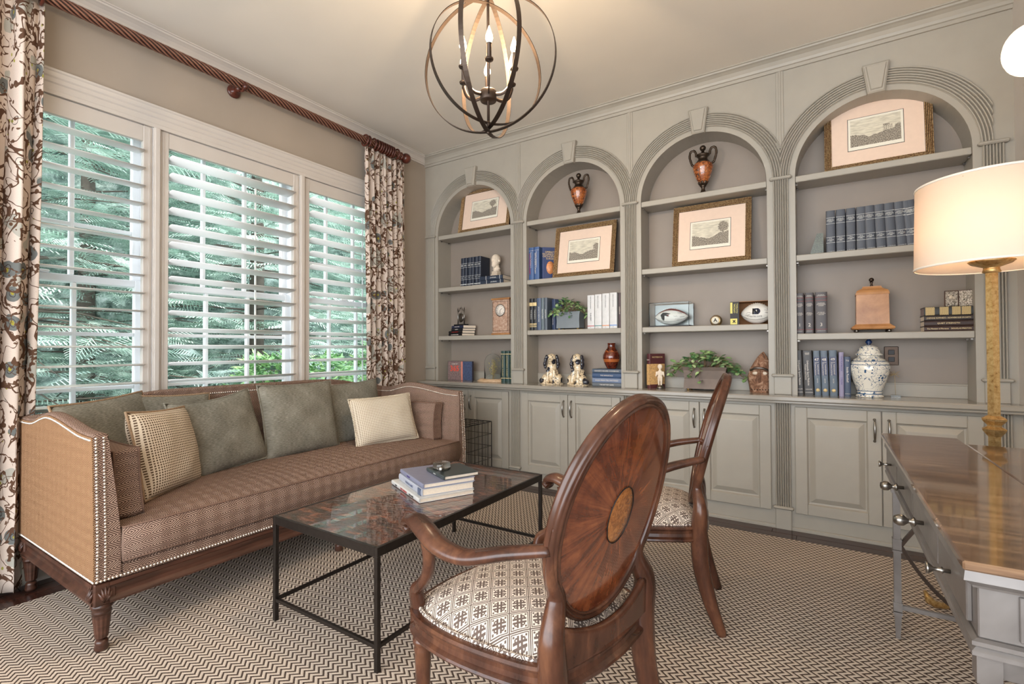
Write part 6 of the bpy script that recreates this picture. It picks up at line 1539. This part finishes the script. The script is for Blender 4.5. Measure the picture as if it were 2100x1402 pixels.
for k, (c_, t_, s_, lb, w_) in enumerate([((74, 42, 34), .030, 'The Monster of Florence    DOUGLAS PRESTON', 'reddish brown book at the bottom of the stack below the silver icon', .214), ((70, 44, 38), .030, 'QUIET STRENGTH', 'brown book, second from the bottom below the silver icon', .212), ((58, 44, 42), .030, 'JOSEPHINE HUMPHREYS - NOWHERE ELSE ON EARTH', 'dark brown book, third from the bottom below the silver icon', .212), ((54, 54, 52), .048, '', 'thick gold-patterned book directly below the silver icon', .214)]):
    r = lie(.481, .481 + w_, 3.665, zz, t_, .15, c_, lb, 'stack below the silver icon', lines=([(s_, .5, .012, G, -90, .19 if k in (0, 2) else None)] if s_ else []), pages=('pages' if k < 3 else 'art_leaf')); zz += t_ + .0006
    if k == 3:
        m = Mt('gilt_diaper', rgb(200, 170, 100), .5); u, v = m.uv(); p_ = ((u + v) / .008).fract(); q_ = ((u - v) / .008).fract(); m.base(m.mix((p_ - .5).abs().gt(.28).mx((q_ - .5).abs().gt(.28)), rgb(62, 56, 48), rgb(204, 178, 118)))
        for a, b in ((.03, .22), (.32, .50), (.57, .74), (.76, .94)): MB().box(-.0225, .0225, -.001, .003, (1 - b) * w_, (1 - a) * w_).build('gold_panel', 'gilt_diaper', r)
r = thing('icon_diptych', 'small silver relief icon diptych standing open on the book stack', 'icon', (.640, 3.715, zz))
m = Mt('silver_relief', rgb(190, 180, 166), .35, .7); n = m.noise(190, None, 4, .7, .8); m.base(m.ramp(n, [(.42, rgb(60, 52, 46)), (.52, rgb(196, 184, 168)), (.7, rgb(232, 224, 212))])); m.bump(n, .8, .004)
for sx, an in ((-1, 8), (1, -24)):
    M_ = Matrix.Rotation(radians(an * 1), 3, 'Z'); s0 = len([0])
    f = MB(); f.box(min(0, sx * .062), max(0, sx * .062), 0, .008, 0, .092, .001); f.xf(M_); f.build('leaf_panel', 'chair_wood', r)
    f = MB(); f.box(min(sx * .003, sx * .059), max(sx * .003, sx * .059), -.002, .001, .003, .089, .001); f.xf(M_); f.build('silver_cover', 'silver_relief', r)
    if sx < 0:
        for (cx_, cz_, q_) in ((-.034, .056, .0095), (-.021, .050, .0065)):
            f = MB(); f.ball((cx_, -.001, cz_), q_, 12, 8, (1, .4, 1.15)); f.xf(M_); f.build('figure', 'marble', r)
        f = MB(); f.ball((-.032, -.001, .026), .020, 12, 8, (1, .2, 1.1)); f.xf(M_); f.build('figure', 'silver_relief', r)
    else:
        f = MB(); f.ball((.030, -.001, .055), .012, 12, 8, (.8, .4, 2.0)); f.xf(M_); f.build('figure', 'silver_relief', r)
# bay 4, countertop books, jar, little stand
specs = [(-.140, .038, .286, (64, 60, 60), -2, 'first dark charcoal sports medicine volume, partly behind the pilaster'), (-.092, .052, .284, (72, 68, 68), -2, 'wide dark charcoal sports medicine volume'),
         (-.044, .036, .283, (92, 110, 128), -1.5, 'grey-blue lecture volume numbered forty-seven, first of the three alike'), (-.004, .038, .283, (90, 108, 128), -1.5, 'grey-blue lecture volume numbered forty-eight, middle of the three alike'), (.040, .042, .286, (88, 106, 124), -1, 'grey-blue lecture volume numbered forty-nine, third of the three alike'),
         (.080, .026, .274, (150, 138, 176), 0, 'thin lilac book between the numbered volumes and the navy book'), (.111, .034, .246, (56, 74, 108), 0, 'navy football book beside the ginger jar')]
for k, (x, t_, h_, c_, tl, lb) in enumerate(specs):
    ln = []; pt_ = []
    if k < 2: ln = [('Orthopaedic Sports Medicine', .50, .0155, W_, -90, .16)] + ([('Principles and Practice', .52, .011, W_, -90, .10, -.013), ('DELEE\nDREZ', .93, .009, W_, 0)] if k == 1 else []) + [('VOLUME', .13, .008, W_, 0, t_ * .7), ('SAUNDERS', .06, .0075, W_, 0, t_ * .8)]
    elif k < 5:
        n_ = str(45 + k); ln = [(n_, .80, .024, W_, 0), ('AAOS', .735, .0085, W_, 0), ('Instructional', .585, .0125, W_, -90, .062, .007), ('Course Lectures', .585, .0125, W_, -90, .075, -.007), ('EDITOR', .33, .008, W_, -90)]; pt_ = [(.45, .86, flat('navy_label', (40, 46, 78), .4))]
    elif k == 5: ln = [('THE PLAYBOOK', .74, .013, flat('violet', (70, 52, 120), .5), -90), ('COLLINS', .35, .012, 'violet', -90)]
    else: ln = [('Inside Football', .55, .016, W_, -90), ('TG', .90, .013, W_, 0), ('MACMILLAN', .07, .0065, W_, 0, .026)]
    r = book((x + t_ * .0, 3.655, ZC), t_, h_, .17, c_, lb, None, tilt=tl, lines=ln, patch=pt_)
    if 2 <= k < 5:
        f = MB(); f.lathe([(0, 0), (.011, 0), (.011, .001), (0, .001)], 20, (0, -.0006, .12 * h_), Matrix.Rotation(radians(90), 3, 'X')); f.build('seal', 'gold_ink', r)
r = thing('ginger_jar', 'blue and white lidded ginger jar with navy finial', 'jar', (.223, 3.715, ZC))
f = MB(); f.lathe([(0, 0), (.068, 0), (.072, .004), (.070, .010), (.066, .018), (.064, .030), (.070, .052), (.090, .110), (.104, .160), (.106, .185), (.098, .210), (.078, .232), (.060, .240), (.058, .246), (.058, .256), (0, .256)], 48); f.build('body', 'blue_white', r)
f = MB(); f.lathe([(0, .252), (.064, .252), (.070, .256), (.070, .262), (.060, .268), (.058, .284), (.046, .304), (.024, .316), (.008, .319), (0, .320)], 40); f.build('lid', 'blue_white', r)
f = MB(); f.lathe([(0, .317), (.010, .318), (.009, .322), (.017, .330), (.018, .338), (.012, .348), (.004, .356), (0, .360)], 20); f.build('finial', 'cobalt', r)
r = thing('specimen_stand', 'tiny dried seed head on a thin wire in a clear acrylic block', 'ornament', (.352, 3.735, ZC))
MB().box(-.024, .024, -.014, .014, 0, .016, .002).build('block', 'acrylic', r); MB().tube([(0, 0, .016), (-.004, 0, .14)], .0012, 5).build('wire', 'dried', r)
f = MB(); rnd = random.Random(2)
for k in range(14): a = rnd.uniform(0, tau); e = rnd.uniform(-1, 1); f.tube([(-.004, 0, .140), (-.004 + .024 * cos(a), .024 * sin(a) * .6, .140 + .02 * e)], .0012, 4)
stuff(f.build('seed_head', 'dried', r))
# ------------------------------------------------------------------ books and magnifier on the coffee table
def rot_lie(cx, cy, z, L, D, t, col, label, ang, lines=(), pages=None, spine_patch=()):
    """lying book, spine length L along direction ang, spine outward to the right-hand side"""
    r = book((0, 0, 0), t, L, D, col, label, 'books on the coffee table', lying=True, lines=lines, rough=.3, pages=pages, patch=spine_patch)
    a = radians(ang); r.location = (cx + cos(a) * L / 2, cy + sin(a) * L / 2, z + t / 2); r.rotation_euler = (0, radians(-90), a); return r
zt = TZ + .0005
# spine side faces the sofa end of the camera view: centre point is the middle of the spine
rot_lie(-1.745, 1.735, zt, .385, .285, .021, (222, 220, 214), 'white art book at the bottom of the coffee table stack', -25, [('EYES OVER', .25, .012, 'ink', -90), ('THE FASHION', .52, .014, 'red_ink', -90), ('KELLY', .80, .010, 'ink', -90)]); zt += .0215
rot_lie(-1.735, 1.760, zt, .34, .27, .033, (186, 190, 206), 'thick pale photo book, second from the bottom of the coffee table stack', -27, [('WATER PLANET', .5, .016, flat('slate_ink', (96, 104, 130)), -90)], spine_patch=[(.02, .14, flat('photo_dark', (70, 80, 100), .3, amt=.5, sc=60))]); zt += .0335
rot_lie(-1.735, 1.770, zt, .34, .27, .021, (140, 142, 172), 'lavender-blue book, third from the bottom of the coffee table stack', -27, [('IRELAND', .6, .011, 'violet', -90)]); zt += .0215
rot_lie(-1.640, 1.840, zt, .215, .19, .018, (66, 76, 76), 'small dark green book on top of the coffee table stack', -25, [('POETRY', .5, .008, SV, -90)]); zt += .0185
r = thing('magnifier', 'round glass magnifier disc with a small chrome eyepiece on top of the stack', 'magnifier', (-1.66, 1.915, zt), radians(20))
f = MB(); f.lathe([(0, .0), (.042, .0), (.044, .003), (.044, .026), (.042, .029), (0, .029)], 40); f.build('lens_disc', 'glass', r)
f = MB(); f.lathe([(.044, .004), (.046, .004), (.046, .008), (.044, .008)], 40); f.build('rim', 'steel', r)
f = MB(); f.lathe([(0, 0), (.011, 0), (.012, .004), (.012, .030), (.009, .034), (0, .034)], 20, (.028, -.060, .0125), Matrix.Rotation(radians(78), 3, 'X')); f.build('eyepiece', 'steel', r)
